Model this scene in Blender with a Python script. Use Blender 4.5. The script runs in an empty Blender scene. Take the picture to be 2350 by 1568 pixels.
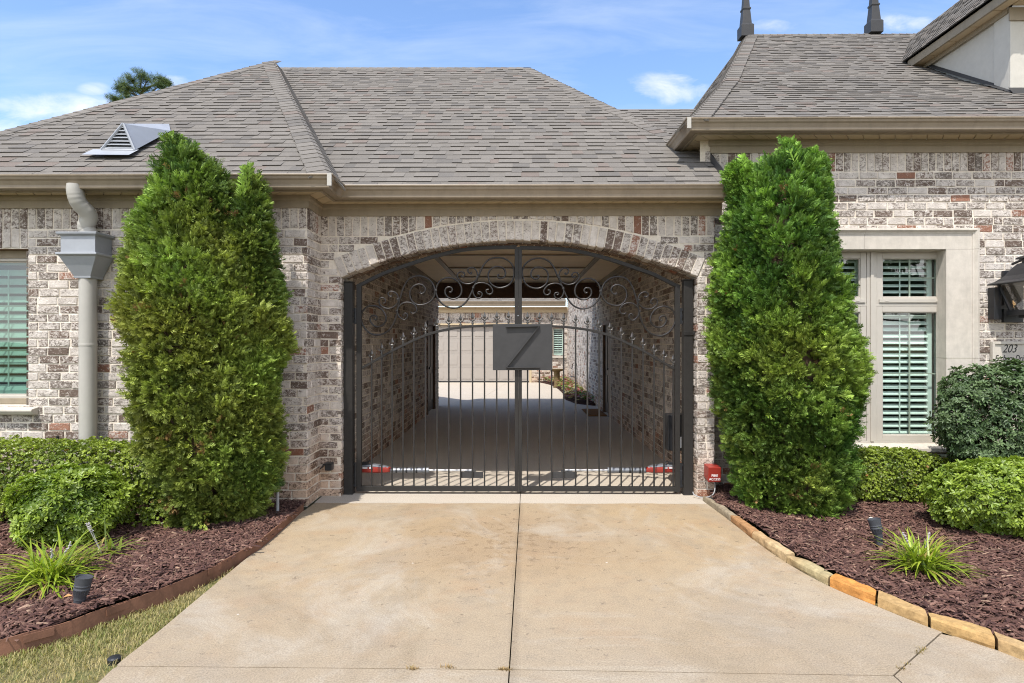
import bpy, bmesh, math, random
import numpy as np
from mathutils import Vector, Matrix
random.seed(7); rng = np.random.default_rng(11)
sc = bpy.context.scene; COL = sc.collection

# ------------------------------------------------------------------ camera
F = 1420.0; CX, CY = 1175.0, 784.0; EYE = 1.58
YAW = math.atan(12/1420)
cam = bpy.data.cameras.new('camera'); cam.sensor_width = 36; cam.lens = 36*F/2350; cam.clip_end = 3000; cam.clip_start = .05
co = bpy.data.objects.new('camera', cam); COL.objects.link(co)
co.location = (0, 0, EYE); co.rotation_euler = (math.pi/2, 0, YAW); sc.camera = co
_c, _s = math.cos(YAW), math.sin(YAW)
def ray(px, py):
    a = (px-CX)/F; b = (CY-py)/F
    return np.array([_c*a-_s, _s*a+_c, b])
def W(px, py, Y):
    """measured photo point at a known depth Y -> world point"""
    d = ray(px, py); t = Y/d[1]
    return np.array([d[0]*t, Y, EYE+d[2]*t])
def G(px, py, z=0.0):
    d = ray(px, py); t = (z-EYE)/d[2]
    return np.array([d[0]*t, d[1]*t, z])
def WX(px, Y): return W(px, CY, Y)[0]
def WZ(py, Y): return W(1187, py, Y)[2]

# ------------------------------------------------------------------ mesh helper
class MB:
    def __init__(self): self.v=[]; self.f=[]; self.c=[]; self.m=[]
    def add(self, vs, fs, col=(1,1,1,1), mi=0):
        o=len(self.v); self.v.extend([tuple(map(float,p)) for p in vs])
        for f in fs: self.f.append([i+o for i in f]); self.c.append(col); self.m.append(mi)
    def box(self, x0,x1,y0,y1,z0,z1, col=(1,1,1,1), mi=0):
        self.add([(x0,y0,z0),(x1,y0,z0),(x1,y1,z0),(x0,y1,z0),(x0,y0,z1),(x1,y0,z1),(x1,y1,z1),(x0,y1,z1)],
                 [(0,3,2,1),(4,5,6,7),(0,1,5,4),(1,2,6,5),(2,3,7,6),(3,0,4,7)], col, mi)
    def quad(self,a,b,c,d,col=(1,1,1,1),mi=0): self.add([a,b,c,d],[(0,1,2,3)],col,mi)
    def prism(self, poly, d, col=(1,1,1,1), mi=0):
        n=len(poly); p=[np.array(q,float) for q in poly]; d=np.array(d,float)
        vs=p+[q+d for q in p]
        self.add(vs,[tuple(range(n))[::-1],tuple(range(n,2*n))]+[(i,(i+1)%n,(i+1)%n+n,i+n) for i in range(n)],col,mi)
    def tube(self, pts, r, k=8, col=(1,1,1,1), mi=0, cap=True, square=False, upv=None):
        pts=[np.array(p,float) for p in pts]; n=len(pts); rr=r if hasattr(r,'__len__') else [r]*n
        if square: k=4
        prev=None; vs=[]
        for i,p in enumerate(pts):
            t=pts[min(i+1,n-1)]-pts[max(i-1,0)]; t=t/(np.linalg.norm(t)+1e-12)
            if prev is None:
                u=np.array(upv,float) if upv is not None else (np.array([0,1,0.]) if abs(t[1])<.9 else np.array([1.,0,0]))
            else: u=prev
            u=u-t*np.dot(u,t); u/=np.linalg.norm(u)+1e-12; prev=u; w=np.cross(t,u)
            for j in range(k):
                a=2*math.pi*(j+(.5 if square else 0))/k
                vs.append(p+(u*math.cos(a)+w*math.sin(a))*rr[i]*(1.414 if square else 1))
        fs=[(i*k+j,i*k+(j+1)%k,(i+1)*k+(j+1)%k,(i+1)*k+j) for i in range(n-1) for j in range(k)]
        if cap: fs+= [tuple(range(k))[::-1], tuple(range((n-1)*k,n*k))]
        self.add(vs,fs,col,mi)
    def lathe(self, prof, c=(0,0,0), k=16, axis=(0,0,1), col=(1,1,1,1), mi=0, sq=1.0):
        ax=Vector(axis).normalized(); q=Vector((0,0,1)).rotation_difference(ax)
        vs=[]; n=len(prof)
        for r,z in prof:
            for j in range(k):
                a=2*math.pi*(j+.5)/k; p=q@Vector((r*math.cos(a),r*math.sin(a)*sq,z)); vs.append((p.x+c[0],p.y+c[1],p.z+c[2]))
        fs=[(i*k+j,i*k+(j+1)%k,(i+1)*k+(j+1)%k,(i+1)*k+j) for i in range(n-1) for j in range(k)]
        fs+=[tuple(range(k))[::-1],tuple(range((n-1)*k,n*k))]
        self.add(vs,fs,col,mi)
    def build(self, name, mats, parent=None, smooth=False, bevel=0):
        me=bpy.data.meshes.new(name); me.from_pydata(self.v,[],self.f)
        if not isinstance(mats,(list,tuple)): mats=[mats]
        for m in mats: me.materials.append(m)
        if len(mats)>1: me.polygons.foreach_set('material_index', self.m)
        at=me.color_attributes.new('col','FLOAT_COLOR','CORNER')
        cc=np.repeat(np.array(self.c,np.float32), [len(f) for f in self.f], axis=0)
        at.data.foreach_set('color', cc.ravel())
        me.validate()
        if smooth: me.polygons.foreach_set('use_smooth',[True]*len(me.polygons))
        me.update()
        o=link(name,me,parent)
        if smooth: 
            try: me.set_sharp_from_angle(angle=math.radians(40))
            except Exception: pass
        if bevel:
            b=o.modifiers.new('bevel','BEVEL'); b.width=bevel; b.segments=2; b.limit_method='ANGLE'
        return o
def link(name, me, parent=None):
    o=bpy.data.objects.new(name,me); COL.objects.link(o)
    if parent is not None:
        o.parent=parent
        w=np.array(parent['_o']) if '_o' in parent else np.zeros(3)
        if parent.type=='EMPTY': o.location=-Vector(parent.location) if not parent.get('_local') else (0,0,0)
    return o
def thing(name, label, cat, loc=(0,0,0), group=None, local=False):
    o=bpy.data.objects.new(name,None); COL.objects.link(o); o.empty_display_size=.2
    o.location=tuple(map(float,loc)); o['label']=label; o['category']=cat
    if local: o['_local']=1
    if group: o['group']=group
    return o
def tag(o,label,cat,group=None):
    o['label']=label; o['category']=cat
    if group: o['group']=group
    return o
def kind(o,k): o['kind']=k; return o
def npmesh(name, V, Fq, col, mat, parent=None, smooth=False):
    me=bpy.data.meshes.new(name); V=np.asarray(V,np.float32); Fq=np.asarray(Fq,np.int32)
    k=Fq.shape[1]
    me.vertices.add(len(V)); me.vertices.foreach_set('co',V.ravel())
    me.loops.add(Fq.size); me.loops.foreach_set('vertex_index',Fq.ravel())
    me.polygons.add(len(Fq)); me.polygons.foreach_set('loop_start',np.arange(0,Fq.size,k,dtype=np.int32))
    me.polygons.foreach_set('loop_total',np.full(len(Fq),k,np.int32))
    if smooth: me.polygons.foreach_set('use_smooth',np.ones(len(Fq),bool))
    me.update(calc_edges=True)
    at=me.color_attributes.new('col','FLOAT_COLOR','POINT'); c=np.ones((len(V),4),np.float32); c[:,:3]=col
    at.data.foreach_set('color',c.ravel()); me.materials.append(mat)
    return link(name,me,parent)
def unit(a): return a/(np.linalg.norm(a,axis=-1,keepdims=True)+1e-9)
def scatter(proto, P, fwd, nrm, S, cols):
    PV,PF=proto; n=len(PV); N=len(P)
    y=unit(fwd); x=unit(np.cross(y,nrm)); z=np.cross(x,y)
    R=np.stack([x,y,z],axis=2)
    V=np.einsum('nij,kj->nki',R,PV)*np.asarray(S).reshape(-1,1,1)+P[:,None,:]
    Fq=(PF[None]+ (np.arange(N)*n)[:,None,None]).reshape(-1,PF.shape[1])
    return V.reshape(-1,3), Fq, np.repeat(cols,n,axis=0)
def merge(parts):
    V=[];Fs=[];C=[];o=0
    for v,f,c in parts: V.append(v);Fs.append(f+o);C.append(c);o+=len(v)
    return np.concatenate(V),np.concatenate(Fs),np.concatenate(C)
class Noise:
    def __init__(self,seed,freq,dim=3,k=14):
        r=np.random.default_rng(seed); self.w=r.normal(size=(k,dim))*freq; self.p=r.uniform(0,6.28,k); self.k=k
    def __call__(self,P): return np.sin(P@self.w.T+self.p).sum(1)/math.sqrt(self.k/2)/1.4

# ------------------------------------------------------------------ materials
def mat(name):
    m=bpy.data.materials.new(name); m.use_nodes=True; nt=m.node_tree
    for n in list(nt.nodes):
        if n.type not in('OUTPUT_MATERIAL',): nt.nodes.remove(n)
    return m,nt,nt.nodes['Material Output']
def N(nt,t,**kw):
    n=nt.nodes.new(t)
    for k,v in kw.items():
        if k.startswith('i_'): n.inputs[k[2:].replace('_',' ')].default_value=v
        else: setattr(n,k,v)
    return n
def L(nt,a,b): nt.links.new(a,b)
def noise(nt,co,scale,detail=4,rough=.6,dist=0):
    n=N(nt,'ShaderNodeTexNoise'); n.inputs['Scale'].default_value=scale; n.inputs['Detail'].default_value=detail
    n.inputs['Roughness'].default_value=rough; n.inputs['Distortion'].default_value=dist
    L(nt,co,n.inputs['Vector']); return n.outputs['Fac']
def ramp(nt,fac,a,b,ca=(0,0,0,1),cb=(1,1,1,1)):
    n=N(nt,'ShaderNodeValToRGB'); e=n.color_ramp.elements; e[0].position=a; e[1].position=b; e[0].color=ca; e[1].color=cb
    L(nt,fac,n.inputs['Fac']); return n.outputs['Color']
def mixc(nt,fac,a,b,mode='MIX'):
    n=N(nt,'ShaderNodeMix',data_type='RGBA',blend_type=mode)
    for s,v in((0,fac),(6,a),(7,b)):
        if hasattr(v,'is_linked') or isinstance(v,bpy.types.NodeSocket): L(nt,v,n.inputs[s])
        elif s==0: n.inputs[0].default_value=v
        else: n.inputs[s].default_value=(*v,1) if len(v)==3 else v
    return n.outputs[2]
def math_(nt,op,a,b=0.0,clamp=False):
    n=N(nt,'ShaderNodeMath',operation=op,use_clamp=clamp)
    for i,v in enumerate((a,b)):
        if isinstance(v,bpy.types.NodeSocket): L(nt,v,n.inputs[i])
        else: n.inputs[i].default_value=v
    return n.outputs[0]
def objco(nt,scale=(1,1,1)):
    t=N(nt,'ShaderNodeTexCoord'); mp=N(nt,'ShaderNodeMapping'); mp.inputs['Scale'].default_value=scale
    g=N(nt,'ShaderNodeNewGeometry'); L(nt,g.outputs['Position'],mp.inputs['Vector']); return mp.outputs['Vector']
def bump(nt,h,strength,dist=.01):
    b=N(nt,'ShaderNodeBump'); b.inputs['Strength'].default_value=strength; b.inputs['Distance'].default_value=dist
    L(nt,h,b.inputs['Height']); return b.outputs['Normal']
def pbsdf(nt,out,color,rough=.6,spec=.4,metal=0,normal=None):
    p=N(nt,'ShaderNodeBsdfPrincipled'); L(nt,p.outputs[0],out.inputs['Surface'])
    if isinstance(color,bpy.types.NodeSocket): L(nt,color,p.inputs['Base Color'])
    else: p.inputs['Base Color'].default_value=(*color,1)
    if isinstance(rough,bpy.types.NodeSocket): L(nt,rough,p.inputs['Roughness'])
    else: p.inputs['Roughness'].default_value=rough
    p.inputs['Specular IOR Level'].default_value=spec; p.inputs['Metallic'].default_value=metal
    if normal is not None: L(nt,normal,p.inputs['Normal'])
    return p
def simple(name,color,rough=.6,spec=.4,metal=0,var=.12,nscale=6,bmp=0,bscale=60,dirt=0):
    m,nt,out=mat(name); c=objco(nt)
    f=noise(nt,c,nscale,5,.65)
    lo=tuple(x*(1-var) for x in color); hi=tuple(min(1,x*(1+var)) for x in color)
    colr=ramp(nt,f,.3,.7,(*lo,1),(*hi,1))
    if dirt: 
        d=ramp(nt,noise(nt,objco(nt,(3,3,.6)),4,6,.7),.45,.75)
        colr=mixc(nt,math_(nt,'MULTIPLY',d,dirt),colr,tuple(x*.45 for x in color))
    nrm=bump(nt,noise(nt,c,bscale,4,.6),bmp,.004) if bmp else None
    r=ramp(nt,noise(nt,c,nscale*3,3),.2,.8,(rough*.8,)*3+(1,),(min(1,rough*1.2),)*3+(1,))
    pbsdf(nt,out,colr,r,spec,metal,nrm); return m
def attr(nt):
    a=N(nt,'ShaderNodeAttribute',attribute_name='col'); return a

def m_brick():
    m,nt,out=mat('whitewashed_brick'); a=attr(nt); c=objco(nt)
    n1=noise(nt,objco(nt,(1,1,1.35)),32,9,.76,.9)
    w=math_(nt,'ADD',n1,math_(nt,'MULTIPLY',math_(nt,'SUBTRACT',a.outputs['Alpha'],.5),.46))
    wm=ramp(nt,w,.452,.548)
    n2=noise(nt,c,75,6,.75)
    base=mixc(nt,ramp(nt,n2,.35,.7),a.outputs['Color'],(.055,.042,.036),'MIX')
    base=mixc(nt,.35,a.outputs['Color'],base)
    n3=noise(nt,c,11,3,.6)
    wash=ramp(nt,n3,.3,.7,(.52,.465,.415,1),(.76,.695,.63,1))
    colr=mixc(nt,math_(nt,'MULTIPLY',wm,.86),base,wash)
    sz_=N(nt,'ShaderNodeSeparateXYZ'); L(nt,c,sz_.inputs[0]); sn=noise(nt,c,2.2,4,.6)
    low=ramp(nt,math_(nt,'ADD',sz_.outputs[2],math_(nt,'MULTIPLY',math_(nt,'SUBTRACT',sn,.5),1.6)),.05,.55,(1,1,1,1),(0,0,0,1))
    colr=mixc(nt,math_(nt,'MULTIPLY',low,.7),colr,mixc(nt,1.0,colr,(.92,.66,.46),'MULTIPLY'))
    st=ramp(nt,noise(nt,c,130,4,.8),.58,.7)
    colr=mixc(nt,math_(nt,'MULTIPLY',st,.45),colr,(.07,.055,.045))
    h=math_(nt,'ADD',n1,math_(nt,'MULTIPLY',n2,.7))
    pbsdf(nt,out,colr,.92,.15,0,bump(nt,h,.75,.012)); return m
def m_mortar():
    m,nt,out=mat('mortar'); c=objco(nt)
    f=noise(nt,c,30,6,.7); g=noise(nt,c,1.3,3)
    colr=ramp(nt,f,.3,.72,(.60,.53,.44,1),(.80,.73,.63,1))
    colr=mixc(nt,math_(nt,'MULTIPLY',ramp(nt,g,.45,.7),.25),colr,(.40,.30,.20))
    pbsdf(nt,out,colr,.95,.1,0,bump(nt,f,.5,.01)); return m
def m_shingle():
    m,nt,out=mat('asphalt_shingle'); a=attr(nt); c=objco(nt)
    f=noise(nt,c,260,3,.8); g=noise(nt,c,.8,4,.6)
    col=mixc(nt,ramp(nt,f,.36,.66),mixc(nt,1.0,a.outputs['Color'],(.62,.62,.63),'MULTIPLY'),mixc(nt,1.0,a.outputs['Color'],(1.38,1.34,1.3),'MULTIPLY'))
    col=mixc(nt,math_(nt,'MULTIPLY',ramp(nt,g,.45,.75),.16),col,(.13,.125,.115))
    pbsdf(nt,out,col,.93,.15,0,bump(nt,f,.6,.006)); return m
def m_concrete():
    m,nt,out=mat('driveway_concrete'); c=objco(nt)
    n1=noise(nt,c,.55,5,.62,.4); n2=noise(nt,c,1.7,6,.7,.3); n3=noise(nt,c,110,5,.85); n4=noise(nt,c,7,6,.75)
    col=ramp(nt,n1,.32,.68,(.385,.28,.16,1),(.355,.292,.208,1))
    col=mixc(nt,math_(nt,'MULTIPLY',ramp(nt,n2,.5,.72),.6),col,(.345,.215,.115))
    col=mixc(nt,math_(nt,'MULTIPLY',ramp(nt,noise(nt,c,.9,6,.7,.8),.50,.70),.55),col,(.265,.230,.185))
    col=mixc(nt,math_(nt,'MULTIPLY',ramp(nt,n4,.48,.66),.38),col,(.215,.172,.122))
    # stained wear spots near the gate
    sx=N(nt,'ShaderNodeSeparateXYZ'); L(nt,c,sx.inputs[0])
    dx=math_(nt,'MULTIPLY',math_(nt,'SUBTRACT',sx.outputs[0],-.05),.9); dy=math_(nt,'SUBTRACT',sx.outputs[1],4.95)
    d=math_(nt,'SQRT',math_(nt,'ADD',math_(nt,'MULTIPLY',dx,dx),math_(nt,'MULTIPLY',dy,dy)))
    area=ramp(nt,d,.1,1.15,(1,1,1,1),(0,0,0,1))
    sp=math_(nt,'ADD',noise(nt,c,13,3,.75),math_(nt,'MULTIPLY',area,.11))
    spots=math_(nt,'MULTIPLY',ramp(nt,sp,.625,.685),.75)
    col=mixc(nt,spots,col,(.17,.125,.085))
    v=N(nt,'ShaderNodeTexVoronoi'); v.inputs['Scale'].default_value=2.1; L(nt,c,v.inputs['Vector'])
    col=mixc(nt,math_(nt,'MULTIPLY',ramp(nt,v.outputs['Distance'],.014,.018,(1,1,1,1),(0,0,0,1)),.75),col,(.8,.79,.77))
    gy=math_('X') if False else ramp(nt,math_(nt,'ADD',sx.outputs[1],math_(nt,'MULTIPLY',math_(nt,'SUBTRACT',n1,.5),5.0)),.0,1.0) if False else math_(nt,'MULTIPLY',math_(nt,'SUBTRACT',4.3,math_(nt,'ADD',sx.outputs[1],math_(nt,'MULTIPLY',math_(nt,'SUBTRACT',n1,.5),5.0))),.55,True)
    col=mixc(nt,math_(nt,'MULTIPLY',gy,.65),col,(.315,.268,.208))
    wide=math_(nt,'MULTIPLY',ramp(nt,math_(nt,'ADD',d,math_(nt,'MULTIPLY',math_(nt,'SUBTRACT',n2,.5),2.2)),.4,2.0,(1,1,1,1),(0,0,0,1)),.5)
    col=mixc(nt,wide,col,(.30,.205,.115))
    jx=math_(nt,'ABSOLUTE',math_(nt,'SUBTRACT',sx.outputs[0],math_(nt,'ADD',.03,math_(nt,'MULTIPLY',math_(nt,'SUBTRACT',6.2,sx.outputs[1]),-.0166))))
    jm=math_(nt,'MULTIPLY',ramp(nt,math_(nt,'ADD',jx,math_(nt,'MULTIPLY',math_(nt,'SUBTRACT',n4,.5),.06)),.004,.04,(1,1,1,1),(0,0,0,1)),.35)
    col=mixc(nt,jm,col,(.17,.13,.09))
    pl=ramp(nt,noise(nt,c,.8,7,.72,1.6),.50,.66); col=mixc(nt,math_(nt,'MULTIPLY',pl,.5),col,(.44,.395,.325))
    dk=ramp(nt,noise(nt,objco(nt,(1.0,.8,1)),1.25,7,.75,1.0),.52,.70); col=mixc(nt,math_(nt,'MULTIPLY',dk,.45),col,(.235,.18,.115))
    # pale clean strip in front of the gate, grey floor beyond
    pale=math_(nt,'MULTIPLY',ramp(nt,math_(nt,'ADD',sx.outputs[1],math_(nt,'MULTIPLY',math_(nt,'SUBTRACT',n4,.5),.18)),.0,1.0),1.0)
    gt=math_(nt,'GREATER_THAN',math_(nt,'ADD',sx.outputs[1],math_(nt,'MULTIPLY',math_(nt,'SUBTRACT',n2,.5),.1)),6.04)
    col=mixc(nt,math_(nt,'MULTIPLY',gt,.72),col,(.52,.475,.41))
    col=mixc(nt,ramp(nt,n3,.34,.68),mixc(nt,1.0,col,(.62,.61,.60),'MULTIPLY'),mixc(nt,1.0,col,(1.34,1.33,1.32),'MULTIPLY'))
    sp2=ramp(nt,noise(nt,c,60,3,.8),.66,.72)
    col=mixc(nt,math_(nt,'MULTIPLY',sp2,.6),col,(.25,.20,.15))
    pbsdf(nt,out,col,.88,.2,0,bump(nt,math_(nt,'ADD',n3,n4),.25,.004)); return m
def m_leaf(name,trans=.3,rough=.5,spec=.35):
    m,nt,out=mat(name); a=attr(nt); c=objco(nt)
    col=mixc(nt,ramp(nt,noise(nt,c,22,3),.3,.7),mixc(nt,1.0,a.outputs['Color'],(.8,.8,.8),'MULTIPLY'),mixc(nt,1.0,a.outputs['Color'],(1.2,1.18,1.1),'MULTIPLY'))
    p=pbsdf(nt,out,col,rough,spec)
    t=N(nt,'ShaderNodeBsdfTranslucent'); L(nt,mixc(nt,1.0,col,(1.25,1.35,.7),'MULTIPLY'),t.inputs['Color'])
    mx=N(nt,'ShaderNodeMixShader'); mx.inputs[0].default_value=trans
    L(nt,p.outputs[0],mx.inputs[1]); L(nt,t.outputs[0],mx.inputs[2]); L(nt,mx.outputs[0],out.inputs['Surface']); return m
def m_glass(name,tint=(.62,.83,.76),ior=1.5):
    m,nt,out=mat(name)
    t=N(nt,'ShaderNodeBsdfTransparent'); t.inputs['Color'].default_value=(*tint,1)
    g=N(nt,'ShaderNodeBsdfGlossy'); g.inputs['Roughness'].default_value=.004; g.inputs['Color'].default_value=(1,1,1,1)
    gm=N(nt,'ShaderNodeNewGeometry'); dt=N(nt,'ShaderNodeVectorMath',operation='DOT_PRODUCT'); L(nt,gm.outputs['Normal'],dt.inputs[0]); L(nt,gm.outputs['Incoming'],dt.inputs[1])
    ff=math_(nt,'ADD',.045,math_(nt,'MULTIPLY',math_(nt,'POWER',math_(nt,'SUBTRACT',1.0,math_(nt,'ABSOLUTE',dt.outputs['Value'])),5.0),.95))
    bm=bump(nt,noise(nt,objco(nt),1.6,2),.02,.05); L(nt,bm,g.inputs['Normal'])
    mx=N(nt,'ShaderNodeMixShader'); L(nt,math_(nt,'MULTIPLY',ff,2.4,True),mx.inputs[0]); L(nt,t.outputs[0],mx.inputs[1]); L(nt,g.outputs[0],mx.inputs[2])
    L(nt,mx.outputs[0],out.inputs['Surface']); return m
def m_attr(name,rough=.85,spec=.2,nscale=60,b=.4,var=.3):
    m,nt,out=mat(name); a=attr(nt); c=objco(nt); f=noise(nt,c,nscale,5,.7)
    col=mixc(nt,ramp(nt,f,.3,.7),mixc(nt,1.0,a.outputs['Color'],(1-var,)*3,'MULTIPLY'),mixc(nt,1.0,a.outputs['Color'],(1+var,)*3,'MULTIPLY'))
    pbsdf(nt,out,col,rough,spec,0,bump(nt,f,b,.006)); return m
BRICK=m_brick(); MORTAR=m_mortar(); SHIN=m_shingle(); CONC=m_concrete()
GUTTER=simple('taupe_painted_gutter',(.26,.208,.150),.4,.45,0,.08,3,dirt=.35)
TRIM=simple('taupe_painted_trim',(.28,.232,.165),.6,.3,0,.08,4,dirt=.3)
SOFFIT=simple('beige_soffit',(.50,.40,.26),.65,.3,0,.06,4)
CEIL=simple('beige_ceiling_paint',(.86,.70,.47),.7,.25,0,.05,3)
ZINC=simple('zinc_sheet',(.32,.335,.36),.55,.4,.2,.08,5)
PIPE=simple('grey_painted_pipe',(.40,.38,.34),.42,.45,0,.06,4)
IRON2=simple('matte_dark_iron',(.026,.024,.022),.5,.25,0,.15,30,.1,140)
IRONF=simple('polished_dark_iron',(.10,.095,.09),.28,.5,.6,.2,30)
IRON=simple('dark_bronze_iron',(.022,.020,.019),.36,.45,.1,.2,30,.12,140)
PLATE=simple('dark_sheet_steel',(.040,.039,.039),.5,.35,0,.12,10)
BLACK=simple('black_plastic',(.02,.021,.024),.4,.45,0,.15,12)
CAST=simple('cast_stone',(.52,.475,.41),.85,.2,0,.10,10,.25,180,dirt=.28)
FRAME=simple('putty_window_frame',(.46,.425,.37),.5,.35,0,.04,5)
WHITE=simple('white_shutter_paint',(.80,.80,.77),.5,.35,0,.03,5)
DARKW=simple('dark_stained_wood',(.035,.022,.016),.55,.35,0,.3,14)
BEAMW=simple('dark_brown_panel',(.11,.062,.040),.6,.3,0,.25,9)
STUCCO=simple('beige_stucco',(.50,.475,.42),.9,.15,0,.05,10,.3,240)
DOORP=simple('garage_door_paint',(.36,.325,.29),.55,.3,0,.03,3)
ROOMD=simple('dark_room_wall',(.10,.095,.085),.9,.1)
GLASS=m_glass('window_glass',(.80,.93,.88)); GLASS2=m_glass('green_window_glass',(.40,.57,.51)); LGLASS=m_glass('lantern_glass',(.9,.88,.84))
LEAF=m_leaf('arborvitae_foliage',.22,.55,.25); BOX=m_leaf('boxwood_leaf',.25,.42,.45); AZ=m_leaf('azalea_leaf',.3,.4,.45)
HOLLY=m_leaf('glossy_dark_leaf',.15,.45,.4); BLADE=m_leaf('strap_leaf',.35,.4,.4); PINE=m_leaf('pine_needles',.15,.6,.2)
BARK=simple('bark',(.14,.095,.065),.95,.1,0,.35,20,.6,50)
MULCH=m_attr('dyed_mulch',.88,.2,90,.5,.35)
STONE=m_attr('sandstone',.93,.12,24,.9,.3)
RUST=simple('rusty_steel_edging',(.215,.105,.065),.75,.3,.1,.3,7,.3,60,dirt=.35)
GRASSM=m_leaf('grass_blade',.3,.6,.2)
RED=simple('red_enamel',(.30,.032,.022),.35,.5,0,.08,8); SILV=simple('silver_casing',(.22,.23,.25),.35,.5,.35,.06,9)
INK=simple('black_lettering',(.02,.02,.02),.6,.3); WINK=simple('white_lettering',(.85,.85,.85),.6,.3)
PVC=simple('grey_conduit',(.33,.33,.33),.5,.4)
def m_mat():
    m,nt,out=mat('coir_mat'); f=noise(nt,objco(nt),80,4); pbsdf(nt,out,ramp(nt,f,.3,.7,(.13,.06,.02,1),(.30,.15,.05,1)),.95,.1,0,bump(nt,f,.8,.01)); return m
COIR=m_mat()
def m_ground():
    m,nt,out=mat('lawn_soil'); c=objco(nt); f=noise(nt,c,9,6,.7); g=noise(nt,c,60,4,.7)
    col=ramp(nt,f,.35,.65,(.20,.165,.085,1),(.12,.145,.04,1)); col=mixc(nt,math_(nt,'MULTIPLY',g,.5),col,(.22,.185,.10))
    pbsdf(nt,out,col,.95,.1,0,bump(nt,g,.8,.02)); return m
LAWN=m_ground()
def m_soil():
    m,nt,out=mat('mulch_bed'); c=objco(nt,(1,1,1)); f=noise(nt,c,45,6,.75,1.5)
    pbsdf(nt,out,ramp(nt,f,.35,.7,(.018,.010,.009,1),(.12,.062,.05,1)),.95,.1,0,bump(nt,f,1,.03)); return m
SOIL=m_soil()
def m_lamp():
    m,nt,out=mat('lit_bulb'); e=N(nt,'ShaderNodeEmission'); e.inputs['Color'].default_value=(1,.62,.28,1); e.inputs['Strength'].default_value=4
    L(nt,e.outputs[0],out.inputs['Surface']); return m
BULB=m_lamp()

# ------------------------------------------------------------------ generators
CH=.0813; BL=.205; JT=.013
def bcol():
    r=random.random(); j=random.uniform(.82,1.2)
    if r<.60: b=(.20,.165,.14); w=random.uniform(.42,.72)
    elif r<.83: b=(.160,.116,.092); w=random.uniform(.30,.58)
    elif r<.87: b=(.30,.150,.10); w=random.uniform(.25,.55)
    else: b=(.34,.285,.235); w=random.uniform(.55,.85)
    return (b[0]*j,b[1]*j,b[2]*j,w)
class Wall:
    """brick wall in (s,z) coordinates: O + u*s + z, outward normal n; mortar is material 1"""
    def __init__(self,O,u,n): self.O=np.array(O,float); self.u=np.array(u,float); self.n=np.array(n,float); self.mb=MB()
    def p(self,s,z,d): return self.O+self.u*s+np.array([0,0,z])+self.n*d
    def brick(self,pts,col=None,d=.008,depth=.03):
        j=lambda:random.uniform(-.0035,.0035)
        dd=d+random.uniform(-.003,.003)
        pts=[(s+j(),z+j()) for s,z in pts]; c=(sum(s for s,z in pts)/4,sum(z for s,z in pts)/4)
        inn=[(c[0]+(s-c[0])*.93,c[1]+(z-c[1])*.90) for s,z in pts]
        vs=[self.p(s,z,-depth) for s,z in pts]+[self.p(s,z,dd-.006) for s,z in pts]+[self.p(s,z,dd+random.uniform(-.002,.002)) for s,z in inn]
        fs=[(0,1,5,4),(1,2,6,5),(2,3,7,6),(3,0,4,7),(4,5,9,8),(5,6,10,9),(6,7,11,10),(7,4,8,11),(8,9,10,11)]
        self.mb.add(vs,fs,col or bcol(),0)
    def rows(self,z0,z1,spans,ph=0):
        n=int(round((z1-z0)/CH)); h=(z1-z0)/n
        for i in range(n):
            a=z0+i*h; b=a+h
            for (s0,s1) in spans((a+b)/2):
                s=s0-((i+ph)%2)*BL/2-random.uniform(0,.01)
                while s<s1:
                    L_=BL+random.uniform(-.012,.012)
                    if random.random()<.05: L_=BL/2
                    x0=max(s,s0); x1=min(s+L_-JT,s1)
                    if x1-x0>.035: self.brick([(x0,a+JT/2),(x1,a+JT/2),(x1,b-JT/2),(x0,b-JT/2)])
                    s+=L_
    def soldier(self,s0,s1,z0,z1,low=None):
        n=max(1,int(round((s1-s0)/.0815))); w=(s1-s0)/n
        for i in range(n):
            a=s0+i*w+JT/2; b=s0+(i+1)*w-JT/2; za=zb=z0+JT/2
            if low: za=max(za,low(a)); zb=max(zb,low(b))
            if z1-max(za,zb)>.04: self.brick([(a,za),(b,zb),(b,z1-JT/2),(a,z1-JT/2)])
    def mortar(self,s0,s1,z0,z1,back=.0): self.mb.quad(self.p(s0,z0,back),self.p(s1,z0,back),self.p(s1,z1,back),self.p(s0,z1,back),mi=1)
    def build(self,parent,name='wall'): return self.mb.build(name,[BRICK,MORTAR],parent)

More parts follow.
